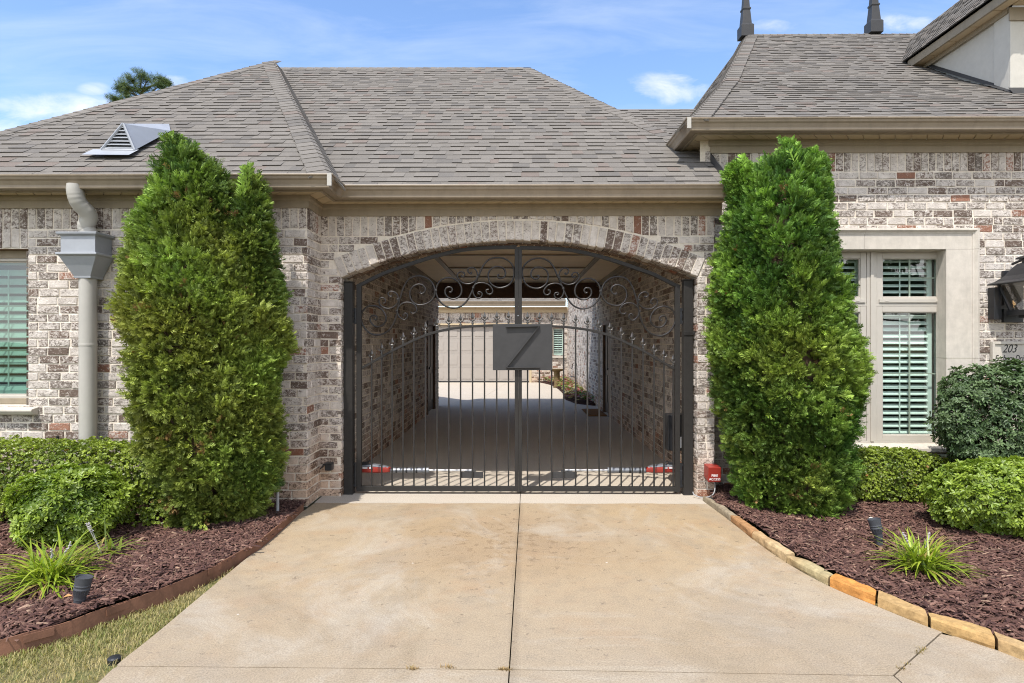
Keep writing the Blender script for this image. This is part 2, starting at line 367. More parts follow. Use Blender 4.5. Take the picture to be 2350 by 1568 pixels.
def scol():
    r=random.random(); j=random.uniform(.92,1.07); b=(.182,.168,.149)
    if r<.07: b=(.18,.152,.132)
    elif r<.25: b=(.150,.140,.127)
    return (b[0]*j,b[1]*j,b[2]*j,1)
def shingles(mb,A0,A1,B0,B1,expo=.142,backing=True,hs=1.0):
    A0,A1,B0,B1=[np.array(p,float) for p in(A0,A1,B0,B1)]
    u=(A1-A0)/np.linalg.norm(A1-A0)
    mid=(B0+B1)/2-A0; up=mid-u*np.dot(mid,u); Ls=np.linalg.norm(up); up/=Ls; n=np.cross(u,up)
    if n[2]<0: n=-n
    uL=lambda v:np.dot((A0+(B0-A0)*v)-A0,u); uR=lambda v:np.dot((A1+(B1-A1)*v)-A0,u)
    P=lambda s,v,h:A0+u*s+up*(v*Ls)+n*h
    if backing: mb.quad(P(uL(0),0,-.012),P(uR(0),0,-.012),P(uR(1),1,-.012),P(uL(1),1,-.012),(.12,.11,.1,1))
    nc=int(math.ceil(Ls/expo))
    for i in range(nc):
        v0=i*expo/Ls; v1=min(1,(i+1.12)*expo/Ls)
        lo=min(uL(v0),uL(v1)); hi=max(uR(v0),uR(v1))
        s=lo-random.uniform(0,.3); thick=random.random()<.5
        wob=random.uniform(-.004,.004)
        while s<hi:
            w=random.uniform(.10,.26) if thick else random.uniform(.08,.19)
            a0,b0=min(max(s,uL(v0)),uR(v0)),min(s+w,uR(v0)); a1,b1=min(max(s,uL(v1)),uR(v1)),min(s+w,uR(v1))
            if b0-a0>.002 or b1-a1>.002:
                b0=max(b0,a0); b1=max(b1,a1)
                h=(.0115 if thick else .0055)*hs+random.uniform(-.001,.0025); dv=(random.uniform(-.003,.003)+.005*math.sin(s*1.9+i*.35)+.003*math.sin(s*4.3+i))/Ls
                c=scol(); 
                if not thick: c=(c[0]*.955,c[1]*.955,c[2]*.955,1)
                q=[P(a0,v0+dv,-.006),P(b0,v0+dv,-.006),P(b0,v0+dv,h),P(a0,v0+dv,h+wob*.3),P(b1,v1,.001),P(a1,v1,.001)]
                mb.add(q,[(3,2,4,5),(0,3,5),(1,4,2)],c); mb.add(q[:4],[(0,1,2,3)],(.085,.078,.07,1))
            s+=w; thick=not thick if random.random()<.85 else thick
def caps(mb,A,B,d1,d2,w=.19,expo=.135):
    """overlapping ridge caps along A->B (A is the lower end); d1,d2 point down the two slopes"""
    A,B,d1,d2=[np.array(p,float) for p in(A,B,d1,d2)]; t=B-A; Ln=np.linalg.norm(t); t/=Ln
    d1=d1-t*np.dot(d1,t); d2=d2-t*np.dot(d2,t); d1/=np.linalg.norm(d1); d2/=np.linalg.norm(d2)
    up=-(d1+d2); up=up/(np.linalg.norm(up)+1e-9)
    if up[2]<0: up=np.array([0,0,1.])
    n=int(Ln/expo)
    for i in range(n):
        p0=A+t*min(Ln,i*expo); p1=A+t*min(Ln,(i+1.2)*expo); c=scol(); hb=.020+random.uniform(-.0015,.0015); ht=.012
        j=random.uniform(-.006,.006)
        e0=[p0+d1*(w+j)+up*hb*.7,p0+d1*.03+up*(hb),p0+d2*.03+up*hb,p0+d2*(w+j)+up*hb*.7]
        e1=[p1+d1*(w+j)+up*ht*.7,p1+d1*.03+up*ht,p1+d2*.03+up*ht,p1+d2*(w+j)+up*ht*.7]
        g0=[q-up*.02 for q in e0]
        mb.add(e0+e1+g0,[(0,1,5,4),(1,2,6,5),(2,3,7,6),(8,9,1,0),(9,10,2,1),(10,11,3,2),(8,0,4),(3,11,7)],c)
def gutter_profile():
    # (out, z) local: out = away from the wall, lip at top front; K-style
    return [(.0,-.118),(.072,-.118),(.080,-.108),(.083,-.085),(.098,-.05),(.112,-.036),(.118,-.014),(.127,-.012),(.130,-.001),(.127,.004),(.108,.004),(.104,-.006),(.104,-.02),(.012,-.02),(.012,.0),(0,.0)]
def sweep(mb,prof,path_pts,outs,mi=0):
    """sweep an (out,z) profile along corner points; outs[i] = outward offset vector at each point (mitred)"""
    k=len(prof); vs=[]
    for p,o in zip(path_pts,outs):
        p=np.array(p,float); o=np.array(o,float)
        for a,z in prof: vs.append(p+o*a+np.array([0,0,z]))
    fs=[(i*k+j,(i+1)*k+j,(i+1)*k+(j+1)%k,i*k+(j+1)%k) for i in range(len(path_pts)-1) for j in range(k)]
    fs+=[tuple(range(k)),tuple(range((len(path_pts)-1)*k,len(path_pts)*k))[::-1]]
    mb.add(vs,fs,mi=mi)
def text_poly(body,size,shear=0.0,extrude=.0006):
    cu=bpy.data.curves.new('t','FONT'); cu.body=body; cu.size=size; cu.shear=shear; cu.align_x='CENTER'; cu.extrude=extrude; cu.resolution_u=3
    o=bpy.data.objects.new('t',cu); COL.objects.link(o); bpy.context.view_layer.update()
    dg=bpy.context.evaluated_depsgraph_get(); ev=o.evaluated_get(dg); me=ev.to_mesh()
    v=[tuple(p.co) for p in me.vertices]; f=[tuple(p.vertices) for p in me.polygons]; ev.to_mesh_clear()
    bpy.data.objects.remove(o); bpy.data.curves.remove(cu); return v,f
def lettering(name,body,size,org,u,w,mat_,parent,shear=0,sx=1.0):
    v,f=text_poly(body,size,shear); mb=MB(); org=np.array(org,float); u=np.array(u,float); w=np.array(w,float); n=np.cross(u,w)
    mb.add([org+u*p[0]*sx+w*p[1]+n*p[2] for p in v],f); return mb.build(name,mat_,parent)
def catmull(P,k=6):
    P=[np.array(p,float) for p in P]; out=[]
    for i in range(len(P)-1):
        a,b,c,d=P[max(i-1,0)],P[i],P[i+1],P[min(i+2,len(P)-1)]
        for j in range(k):
            t=j/k; out.append(.5*((2*b)+(-a+c)*t+(2*a-5*b+4*c-d)*t*t+(-a+3*b-3*c+d)*t**3))
    out.append(P[-1]); return out

# ------------------------------------------------------------------ key dimensions (metres)
YL, YA, YR, YG = 5.90, 6.30, 6.62, 6.42          # left wall, arch wall, right wall, gate
PX = 1.94                                         # passage half width
YE = 14.5                                         # passage end
YB = 23.87                                        # rear garage front
XLC = -2.01                                       # left wing corner
XRC = 2.0                                         # right end of the arch wall
ZF0, ZF1 = 2.855, 2.975                           # frieze board on the low eave
OV = .35
house=thing('brick_house','whitewashed brick house with shingled hip roofs and an arched drive-through','house',(0,YA,0))

# ---------------- walls
XW0, XW1, ZW0, ZW1 = -6.0, WX(75,5.95), .97, 2.47       # left window opening
w=Wall((0,YL,0),(1,0,0),(0,-1,0))
def spL(z):
    return [(-9.,XW0),(XW1,XLC)] if ZW0-.02<z<ZW1+.205 else [(-9.,XLC)]
w.rows(0,ZF0-.205,spL)
w.soldier(-9,XLC,ZF0-.2,ZF0+.03); w.soldier(XW0,XW1,ZW1,ZW1+.2)
for a,b,c,d in((-9,XW0,0,ZF1),(XW0,XW1,0,ZW0),(XW0,XW1,ZW1,ZF1),(XW1,XLC,0,ZF1)): w.mortar(a,b,c,d)
# reveal of the left window
for i in range(18):
    z=ZW0+.083*i
    if z+.07<ZW1: w.mb.add([(XW1-.013,YL-.01,z),(XW1-.013,YL+.1,z),(XW1-.013,YL+.1,z+.068),(XW1-.013,YL-.01,z+.068)],[(0,1,2,3)],bcol(),0)
w.mb.quad((XW1,YL,ZW0),(XW1,YL+.14,ZW0),(XW1,YL+.14,ZW1),(XW1,YL,ZW1),mi=1)
w.mb.quad((XW0,YL,ZW1),(XW0,YL+.14,ZW1),(XW1,YL+.14,ZW1),(XW1,YL,ZW1),(.3,.2,.14,.2),mi=0)
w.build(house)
w=Wall((XLC,YL,0),(0,1,0),(1,0,0))                       # short return
w.rows(0,ZF0-.205,lambda z:[(0,YA-YL)],1); w.soldier(0,YA-YL,ZF0-.2,ZF0+.03); w.mortar(0,YA-YL+.02,0,ZF1); w.build(house)
# arch wall
XJ0, XJ1 = WX(782,YA), WX(1601,YA); XC=(XJ0+XJ1)/2; AA=(XJ1-XJ0)/2
ZS=WZ(636,YA); ZCR=WZ(552,YA); RI=ZCR-ZS; RR=(AA*AA+RI*RI)/(2*RI); ZC=ZCR-RR; TH=math.asin(AA/RR); RE=RR+.205
ext=lambda s: ZC+math.sqrt(max(0,RE*RE-(s-XC)**2)) if abs(s-XC)<RE*math.sin(TH) else (ZC+(abs(s-XC))/math.tan(TH) if abs(s-XC)<RE*math.sin(TH)+.001 else 0)
def spA(z):
    if z<ZS: h=AA
    else:
        ze=ZC+RE*math.cos(TH)
        h=(z-ZC)*math.tan(TH) if z<ze else math.sqrt(max(0,(RE+.012)**2-(z-ZC)**2))
        h+=.012
    return [(XLC,XC-h),(XC+h,XRC)] if h>0 else [(XLC,XRC)]
w=Wall((0,YA,0),(1,0,0),(0,-1,0))
w.rows(0,ZF0-.205,spA); w.soldier(XLC,XRC,ZF0-.205,ZF0+.03,lambda s:ext(s)+.012)
nv=int(round(2*TH*RR/.083))
for i in range(nv):                                       # voussoir ring, two bricks deep
    a0=-TH+2*TH*(i+.08)/nv; a1=-TH+2*TH*(i+.92)/nv; c=bcol(); c=(c[0],c[1],c[2],min(1,c[3]+.03))
    r0=RR+random.uniform(-.006,.004)
    pt=lambda a,r:(XC+r*math.sin(a),ZC+r*math.cos(a))
    w.brick([pt(a0,r0),pt(a1,r0),pt(a1,RE-.006),pt(a0,RE-.006)],c,.010,.18)
for row in range(2):
    for i in range(nv):
        a0=-TH+2*TH*(i+.08+(.5 if row==0 else 0))/nv; a1=a0+2*TH*.84/nv; c=bcol(); y0=YA+.195 if row else YA+.195+.095; y1=y0+.083
        r0=RR+random.uniform(-.004,.004)
        q=[(XC+r*math.sin(a),ZC+r*math.cos(a)) for r in(r0,r0+.05) for a in(a0,a1)]
        w.mb.add([(x,y,z) for y in(y0,y1) for x,z in q],[(0,1,3,2),(0,4,5,1),(4,6,7,5),(0,2,6,4),(1,5,7,3)],(c[0]*1.1,c[1]*.95,c[2]*.8,.25),0)
ns=48; xs=[XC-AA+2*AA*i/ns for i in range(ns+1)]
iz=lambda x: ZC+math.sqrt((RR+.012)**2-(x-XC)**2)
for y,fl in((YA,1),(YA+.38,0)):
    for a,b in zip(xs[:-1],xs[1:]): w.mb.quad((a,y,iz(a)),(b,y,iz(b)),(b,y,ZF1+.1),(a,y,ZF1+.1),mi=1)
    for a,b in((XLC-.02,XC-AA),(XC+AA,XRC)): w.mb.quad((a,y,0),(b,y,0),(b,y,ZF1+.1),(a,y,ZF1+.1),mi=1)
for a,b in zip(xs[:-1],xs[1:]): w.mb.quad((a,YA,iz(a)),(b,YA,iz(b)),(b,YA+.38,iz(b)),(a,YA+.38,iz(a)),mi=1)
for O,u,n in(((XJ0,YA,0),(0,1,0),(1,0,0)),((XJ1,YA,0),(0,1,0),(-1,0,0)),((XRC,YA,0),(0,1,0),(1,0,0))):
    q=Wall(O,u,n); q.mb=w.mb; L0=.38 if n[0]*O[0]<0 else YR-YA
    zt=ZS if L0==.38 else ZF1
    q.rows(0,zt,lambda z:[(0,L0)],1); q.mortar(0,L0,0,zt)
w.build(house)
# passage walls
DZ=2.03
wl=Wall((-PX,YA+.38,0),(0,1,0),(1,0,0)); Lp=15.2-(YA+.38); d0,d1=13.3-(YA+.38),14.55-(YA+.38)
wl.rows(0,3.0,lambda z:[(0,d0),(d1,Lp)] if z<DZ else [(0,Lp)]); wl.mortar(0,d0,0,3.0); wl.mortar(d1,Lp,0,3.0); wl.mortar(d0,d1,DZ,3.0)
wl.mb.quad((-PX,15.2,0),(-PX-.6,15.2,0),(-PX-.6,15.2,3),(-PX,15.2,3),mi=1)
wl.build(house)
wr=Wall((PX,YA+.38,0),(0,1,0),(-1,0,0)); Lr=YB-(YA+.38); e0,e1=12.95-(YA+.38),13.95-(YA+.38)
wr.rows(0,5.2,lambda z:[(0,e0),(e1,Lr)] if z<DZ else ([(0,Lr)] if z<3 else [(15-(YA+.38),Lr)])); wr.mortar(0,e0,0,3.0); wr.mortar(e1,Lr,0,3.0); wr.mortar(e0,e1,DZ,3.0); wr.mortar(14.9-YA-.38,Lr,3,5.2)
wr.build(house)
# right wing front wall and its window opening
RX0,RX1,RZ0,RZ1=2.84,WX(2240,YR),WZ(1030,YR)-.09,WZ(527,YR)
ZR0,ZR1=3.585,3.72
w=Wall((0,YR,0),(1,0,0),(0,-1,0))
w.rows(0,ZR0-.2,lambda z:[(XRC,RX0),(RX1,7.4)] if RZ0<z<RZ1 else [(XRC,7.4)]); w.soldier(XRC,7.4,ZR0-.2,ZR0+.03)
for a,b,c,d in((XRC-.05,RX0,0,ZR1),(RX0,RX1,0,RZ0),(RX0,RX1,RZ1,ZR1),(RX1,7.4,0,ZR1)): w.mortar(a,b,c,d)
w.build(house)
w=Wall((XRC+.03,YR,0),(0,1,0),(-1,0,0)); w.rows(2.9,ZR0,lambda z:[(0,3.2)]); w.mortar(0,9,2.9,ZR1); w.build(house)

# doors in the passage
for x0,x1,ya,yb,nm in((-PX-.03,-PX-.10,13.3,14.55,'door'),(PX+.03,PX+.10,12.95,13.95,'door')):
    mb=MB(); s=1 if x0>0 else -1
    mb.box(min(x0,x1),max(x0,x1),ya+.09,yb-.09,.02,DZ-.09)
    for i in range(2):
        for zz in((.25,.85),(1.0,DZ-.3)):
            yy=ya+.18+i*(yb-ya-.3)/2; xx=x0-s*.012
            mb.box(min(xx,x0),max(xx,x0),yy,yy+(yb-ya-.5)/2,*zz)
    d=mb.build(nm,DARKW,house,bevel=.004)
    f=MB(); fx0,fx1=(x0-s*.05,x0+s*.10)
    for y0,y1,z0,z1 in((ya,ya+.088,0,DZ),(yb-.088,yb,0,DZ),(ya+.088,yb-.088,DZ-.088,DZ)): f.box(min(fx0,fx1),max(fx0,fx1),y0,y1,z0,z1)
    f.build('frame',BEAMW,d)
    k=MB(); k.lathe([(.0,0),(.012,0),(.012,.04),(.028,.045),(.03,.06),(.02,.07),(0,.07)],(x0,ya+.2,1.0),12,(-s,0,0)); k.build('handle',IRON,d)

# ---------------- passage ceiling and end beam
ZCEIL=2.95
mb=MB(); ny=22; yy=np.linspace(YA+.38,YE+.1,ny+1)
for i in range(ny): mb.box(-PX-.1,PX+.1,yy[i]+.004,yy[i+1]-.004,ZCEIL,ZCEIL+.03)
mb.box(-PX-.2,PX+.2,YA+.3,YE+.2,ZCEIL+.035,ZCEIL+.06)
ceil=mb.build('ceiling',CEIL,house)
mb=MB()
for x in(-1.30,1.30): mb.box(x-.045,x+.045,YA+.4,YE-.1,ZCEIL-.03,ZCEIL-.002)
for y in(7.9,9.7,11.4,13.0): mb.box(-1.25,1.25,y-.04,y+.04,ZCEIL-.026,ZCEIL-.002)
for x in(-PX,PX-.09): mb.box(x,x+.09,YA+.4,YE-.1,ZCEIL-.10,ZCEIL-.002)
mb.build('trim',TRIM,ceil,bevel=.006)
mb=MB()
n=32
for i in range(n):
    a=-PX+2*PX*i/n; mb.box(a+.004,a+2*PX/n-.004,YE-.10,YE,WZ(684,14.4),ZCEIL-.004)
mb.box(-PX,PX,YE-.09,YE-.01,WZ(684,14.4)+.004,ZCEIL-.01)
mb.build('beam',BEAMW,house)

# ---------------- low eaves: frieze, soffit, fascia, gutter
def eave_run(name,pts_wall,outs,zf0,zf1,ov,vent=None,zsoff=None):
    """pts_wall: wall-face corner points; outs: mitred outward vectors"""
    zs=zsoff or zf1
    fr=MB(); sweep(fr,[(0,zf0),(.022,zf0),(.022,zf0+.068),(.040,zf0+.082),(.040,zf1-.002),(0,zf1-.002)],pts_wall,outs)
    fr.build('frieze_board',TRIM,house)
    so=MB()
    for i in range(len(pts_wall)-1):
        p,q=[np.array(x,float) for x in pts_wall[i:i+2]]; o0,o1=np.array(outs[i],float),np.array(outs[i+1],float); Ls=np.linalg.norm(q-p); nn=max(1,int(Ls/.16))
        for k in range(nn):
            t0=(k+.03)/nn; t1=(k+.97)/nn
            a=p+(q-p)*t0; b=p+(q-p)*t1; oa=o0+(o1-o0)*t0; ob=o0+(o1-o0)*t1
            so.prism([a+oa*.015+(0,0,zs),b+ob*.015+(0,0,zs),b+ob*(ov-.135)+(0,0,zs),a+oa*(ov-.135)+(0,0,zs)],(0,0,.012))
        so.prism([p+o0*.012+(0,0,zs+.014),q+o1*.012+(0,0,zs+.014),q+o1*(ov-.13)+(0,0,zs+.014),p+o0*(ov-.13)+(0,0,zs+.014)],(0,0,.012))
    so.build('soffit',SOFFIT,house)
    fa=MB(); e=ov-.13
    sweep(fa,[(e-.03,zs-.012),(e-.002,zs-.012),(e-.002,zs+.10),(e-.03,zs+.10)],pts_wall,outs); fa.build('fascia',TRIM,house)
    gu=MB(); sweep(gu,[(e+a,zs+.115+z) for a,z in gutter_profile()],pts_wall,outs); return gu.build('gutter',GUTTER,house)
gl=eave_run('l',[(-9.2,YL,0),(XLC,YL,0),(XLC,YA,0),(XRC+.07,YA,0)],[(0,-1,0),(1,-1,0),(1,-1,0),(0,-1,0)],ZF0,ZF1,OV)
ZLE=ZF1+.117                                              # low gutter lip height
gr=eave_run('r',[(XRC+.08,YR+4,0),(XRC+.08,YR,0),(7.6,YR,0)],[(-1,0,0),(-1,-1,0),(0,-1,0)],ZR0,ZR1,OV+.03)
ZRE=ZR1+.117
# gutter mitre straps
for (x,y,z) in((XLC+OV,YL-OV,ZLE),(XRC+.08-OV-.03,YR-OV-.03,ZRE)):
    mb=MB(); s=1 if x<0 else -1
    mb.box(x-.03*s-.02,x-.03*s+.02,y-.004,y+.008,z-.11,z+.002); mb.build('joint_strap',PIPE,gl if x<0 else gr)

# ---------------- roofs
P_=.687
last=None
eaveL=YL-OV+.07; z0=ZLE-.012
fz=lambda y:z0+P_*(y-eaveL)
ap=W(628,140,9.8); yap=(z0-P_*eaveL-EYE)/((784-140)/F-P_)*1.0
yap=(EYE-z0+P_*eaveL)/(P_-(784-140)/F); ap=W(628,140,yap)
rr=.525                                                   # plan ratio of the steep hips
cornR=np.array([XLC+OV-.04,eaveL,z0])
cornL=np.array([ap[0]-(yap-eaveL)*rr,eaveL,z0])
# left wing hip roof
mb=MB()
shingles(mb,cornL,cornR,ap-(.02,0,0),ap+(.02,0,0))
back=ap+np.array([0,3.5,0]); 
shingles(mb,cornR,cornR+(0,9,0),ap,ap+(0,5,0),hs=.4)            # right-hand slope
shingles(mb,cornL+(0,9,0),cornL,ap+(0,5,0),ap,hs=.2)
s1=np.cross(cornR-ap,(0,0,1.)); 
caps(mb,cornR+(0,0,.01),ap,(-.3,-.9,-.6),(1,.1,-1.2))
caps(mb,cornL,ap,(.3,-.9,-.6),(-1,.1,-1.2))
roofL=mb.build('roof',SHIN,house)
# connector (archway) roof
eaveM=YA-OV+.07; zm=ZLE-.012
ym=(EYE-zm+P_*eaveM)/(P_-(784-156)/F)
mA=W(600,156,ym); mB=W(1215,156,ym); zrid=mA[2]
hipe=W(1560,320,(EYE-zm+P_*eaveM)/(P_-(784-320)/F))
XRM=XRC+.07
mb=MB()
# lower part runs full width to the right wing, upper part ends in the hip
vy=hipe[1]; A0=np.array([XLC+OV-.06,eaveM,zm]); A1=np.array([XRM,eaveM,zm])
C1=np.array([XRM,vy,fz(vy)-fz(eaveM)+zm]); C0=np.array([A0[0]+(mA[0]-A0[0])*(vy-eaveM)/(ym-eaveM),vy,C1[2]])
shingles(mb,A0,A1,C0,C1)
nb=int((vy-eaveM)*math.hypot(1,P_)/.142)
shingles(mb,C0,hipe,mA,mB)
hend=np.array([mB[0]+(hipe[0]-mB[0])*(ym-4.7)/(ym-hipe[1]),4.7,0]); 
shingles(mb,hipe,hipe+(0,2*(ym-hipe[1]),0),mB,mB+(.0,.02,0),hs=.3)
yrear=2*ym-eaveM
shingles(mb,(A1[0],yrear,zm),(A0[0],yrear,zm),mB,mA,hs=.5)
caps(mb,hipe-(mB-hipe)*.06,mB,(-.2,-.9,-.6),(1,.1,-1.3))
caps(mb,mA,mB,(0,-1,-.7),(0,1,-.7),.13)
roofM=mb.build('roof',SHIN,house)
# small roof seen between the hip and the right wing
mb=MB(); zt=WZ(252,9.2)
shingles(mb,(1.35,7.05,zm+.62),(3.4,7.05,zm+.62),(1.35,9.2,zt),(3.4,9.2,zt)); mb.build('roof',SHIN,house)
# gutter-end flashing where the low roof meets the right wing
mb=MB(); mb.prism([(XRM-.012,eaveM+.04,zm+.02),(XRM-.012,YR+.1,fz(YR+.1)-fz(eaveM)+zm),(XRM-.012,YR+.1,fz(YR+.1)-fz(eaveM)+zm+.1),(XRM-.012,eaveM+.04,zm+.12)],(.01,0,0)); mb.build('flashing',PLATE,roofM)
# right wing: slightly kicked hip roof
eaveR=YR-OV-.03+.07; zr=ZRE-.012; ky=eaveR+2.2; kz=zr+.60*2.2; yr=eaveR+5.45
rA=W(1716,80,yr); rB=np.array([10.5,yr,rA[2]]); cR=np.array([XRC+.08-OV-.03+.05,eaveR,zr])
kL=np.array([cR[0]+(rA[0]-cR[0])*.415,ky,kz]); kR=np.array([10.5,ky,kz])
mb=MB()
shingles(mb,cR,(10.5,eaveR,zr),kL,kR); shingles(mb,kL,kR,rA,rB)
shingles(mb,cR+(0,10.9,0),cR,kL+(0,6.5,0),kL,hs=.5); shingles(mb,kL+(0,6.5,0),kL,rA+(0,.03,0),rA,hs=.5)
mb.quad(rA,rB,(10.5,yr+5.4,zr),(1.8,yr+5.4,zr))
caps(mb,cR,kL,(.5,-1,-.5),(-1,.3,-.9)); caps(mb,kL,rA,(.5,-1,-.6),(-1,.2,-1.1))
caps(mb,rA,rB,(0,-1,-.7),(0,1,-.7),.12)
roofR=mb.build('roof',SHIN,house)
# roof finials
for px in(1711,2005):
    x=WX(px,yr); zb=WZ(86 if px<1800 else 78,yr)-.04; mb=MB(); q=1.24
    mb.lathe([(r_*q,z_*q) for r_,z_ in [(.135,0),(.135,.17),(.128,.18),(.10,.20),(.075,.42),(.088,.425),(.088,.45),(.07,.455),(.048,.72),(.056,.725),(.056,.75),(.043,.755),(.018,1.3),(.03,1.33),(.035,1.38),(.02,1.43),(0,1.6)]],(x,yr,zb),4)
    mb.build('finial',PLATE,roofR,bevel=.004)
# roof vent: triangular louvred hood on the left roof
pk=W(283,284,6.12); bl=W(233,344,6.12); br=W(309,345,6.12); y2=7.02; bk=W(388,272,y2); bk[2]=fz(bk[1])+.02
mb=MB()
mb.add([pk,br,bk,br+(.05,.55,.38)],[(0,1,3),(0,3,2)]); 
mb.add([pk,br,bk,(bk[0]+.02,bk[1],bk[2]-.0)],[(0,1,2)])
mb.add([pk,bl,bk],[(0,2,1)])
for a,b in((pk,bl),(pk,br)):
    mb.tube([a,b],.014,6)
mb.tube([bl,br],.012,6)
mb.quad(bl+(-.1,-.14,-.088),br+(.03,-.14,-.088),br+(.03,.02,.012),bl+(-.1,.02,.012))
vent=mb.build('vent',ZINC,roofL)
lv=MB()
for k in range(7):
    t=(k+.55)/7.6; a=bl+(pk-bl)*t; b=br+(pk-br)*t
    lv.add([a+(0,-.005,0),b+(0,-.005,0),b+(0,.03,.03),a+(0,.03,.03)],[(0,1,2,3)]); lv.add([a+(0,-.005,-.006),b+(0,-.005,-.006),b+(0,-.005,.003),a+(0,-.005,.003)],[(0,1,2,3)])
# louvres live on the hood mesh as its front grille
vb=MB(); vb.add([bl+(0,.05,0),br+(0,.05,0),pk+(0,.05,-.03)],[(0,1,2)]); 
lv.build('vent',ZINC,roofL).name='louvre_grille'; vb.build('vent_opening',BLACK,roofL)

# gabled dormer on the right wing
DX,DYF=6.10,7.70; XE,ZE=5.90,5.70
rz=lambda y: zr+.60*(y-eaveR) if y<ky else kz+(rA[2]-kz)/(rA[1]-ky)*(y-ky)
dm=MB(); yb_=9.5
dm.add([(DX,DYF,rz(DYF)-.1),(DX,yb_,rz(yb_)-.1),(DX,yb_,ZE+.02),(DX,DYF,ZE+.02)],[(0,1,2,3)])
XRI=7.17; ZRI=ZE+.13+(XRI-XE)*1.0
dm.add([(DX,DYF,rz(DYF)-.1),(2*XRI-DX,DYF,rz(DYF)-.1),(2*XRI-DX,DYF,ZE),(XRI,DYF,ZRI-.1),(DX,DYF,ZE)],[(0,1,2,3,4)])
dn=dm.build('dormer',STUCCO,house)
tr=MB(); tr.box(DX-.022,DX+.30,DYF-.022,DYF-.002,rz(DYF)-.12,ZE); tr.box(DX-.0225,DX-.001,DYF-.0015,DYF+.24,rz(DYF)-.12,ZE-.02)
tr.box(DX+.36,DX+.40,DYF-.05,DYF-.002,rz(DYF)+.18,ZE-.05); tr.box(DX+.36,2*XRI-DX-.36,DYF-.06,DYF-.002,rz(DYF)+.12,rz(DYF)+.18)
tr.build('corner_board',STUCCO,dn,bevel=.004)
fl=MB(); fl.prism([(DX-.05,DYF-.05,rz(DYF-.05)+.012),(DX-.05,yb_,rz(yb_)+.012),(DX-.004,yb_,rz(yb_)+.05),(DX-.004,DYF-.05,rz(DYF-.05)+.05)],(.003,0,0)); fl.prism([(DX-.05,DYF-.10,rz(DYF-.1)+.012),(DX+1.8,DYF-.10,rz(DYF-.1)+.012),(DX+1.8,DYF-.025,rz(DYF)+.05),(DX-.05,DYF-.025,rz(DYF)+.05)],(0,.003,0)); fl.build('flashing',PLATE,dn)
fa=MB(); fa.box(XE,XE+.03,DYF-.36,9.4,ZE,ZE+.115); fa.box(DX-.045,DX-.0235,DYF+.002,9.4,ZE-.06,ZE+.03); fa.box(DX-.045,DX+1.9,DYF-.045,DYF-.024,ZE-.17,ZE-.012)
fa.prism([(XE,DYF-.36,ZE),(XE,DYF-.36,ZE+.115),(XRI,DYF-.36,ZRI-.02),(XRI,DYF-.36,ZRI-.14)],(0,.028,0)); fa.build('fascia',TRIM,dn)
so=MB(); y=DYF-.33
while y<9.3: so.box(XE+.031,DX-.046,y+.008,y+.392,ZE+.006,ZE+.02); y+=.4
so.box(XE+.03,DX-.02,DYF-.33,9.4,ZE+.021,ZE+.03); so.box(DX-.02,DX+1.9,DYF-.33,DYF-.05,ZE+.006,ZE+.02); so.build('soffit',SOFFIT,dn)
rf=MB(); z1=ZE+.135
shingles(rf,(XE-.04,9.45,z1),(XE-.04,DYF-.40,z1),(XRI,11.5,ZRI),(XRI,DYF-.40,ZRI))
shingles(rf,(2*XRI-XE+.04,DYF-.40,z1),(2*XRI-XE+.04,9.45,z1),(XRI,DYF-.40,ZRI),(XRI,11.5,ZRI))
caps(rf,(XRI,DYF-.4,ZRI),(XRI,11.4,ZRI),(-1,0,-1),(1,0,-1),.14)
rf.build('roof',SHIN,dn)

# ------------------------------------------------------------------ sky and sun
SUN=Vector((-.21,-.52,1.0)).normalized()
sl=bpy.data.lights.new('sun','SUN'); sl.energy=4.4; sl.angle=math.radians(.55); sl.color=(1,.955,.89)
so_=bpy.data.objects.new('sun',sl); COL.objects.link(so_); so_.rotation_euler=(SUN).to_track_quat('Z','Y').to_euler(); so_.location=(-4,-10,18)
wd=bpy.data.worlds.new('World'); sc.world=wd; wd.use_nodes=True; nt=wd.node_tree
for n in list(nt.nodes): nt.nodes.remove(n)
out=N(nt,'ShaderNodeOutputWorld'); bg=N(nt,'ShaderNodeBackground'); bg.inputs['Strength'].default_value=.15
sky=N(nt,'ShaderNodeTexSky',sky_type='NISHITA',sun_disc=False); sky.sun_elevation=math.asin(SUN.z); sky.sun_rotation=math.atan2(SUN.x,SUN.y)%(2*math.pi)
sky.air_density=1.0; sky.dust_density=.6; sky.ozone_density=1.6
tc=N(nt,'ShaderNodeTexCoord'); sp=N(nt,'ShaderNodeSeparateXYZ'); L(nt,tc.outputs['Generated'],sp.inputs[0])
ya=math_(nt,'MAXIMUM',math_(nt,'ABSOLUTE',sp.outputs[1]),.05)
u=math_(nt,'DIVIDE',sp.outputs[0],ya); v=math_(nt,'DIVIDE',sp.outputs[2],ya)
cb=N(nt,'ShaderNodeCombineXYZ'); L(nt,u,cb.inputs[0]); L(nt,v,cb.inputs[1])
mp=N(nt,'ShaderNodeMapping'); mp.inputs['Scale'].default_value=(1,2.2,1); L(nt,cb.outputs[0],mp.inputs['Vector'])
nz=noise(nt,mp.outputs[0],9,8,.62,.4)
clouds=None
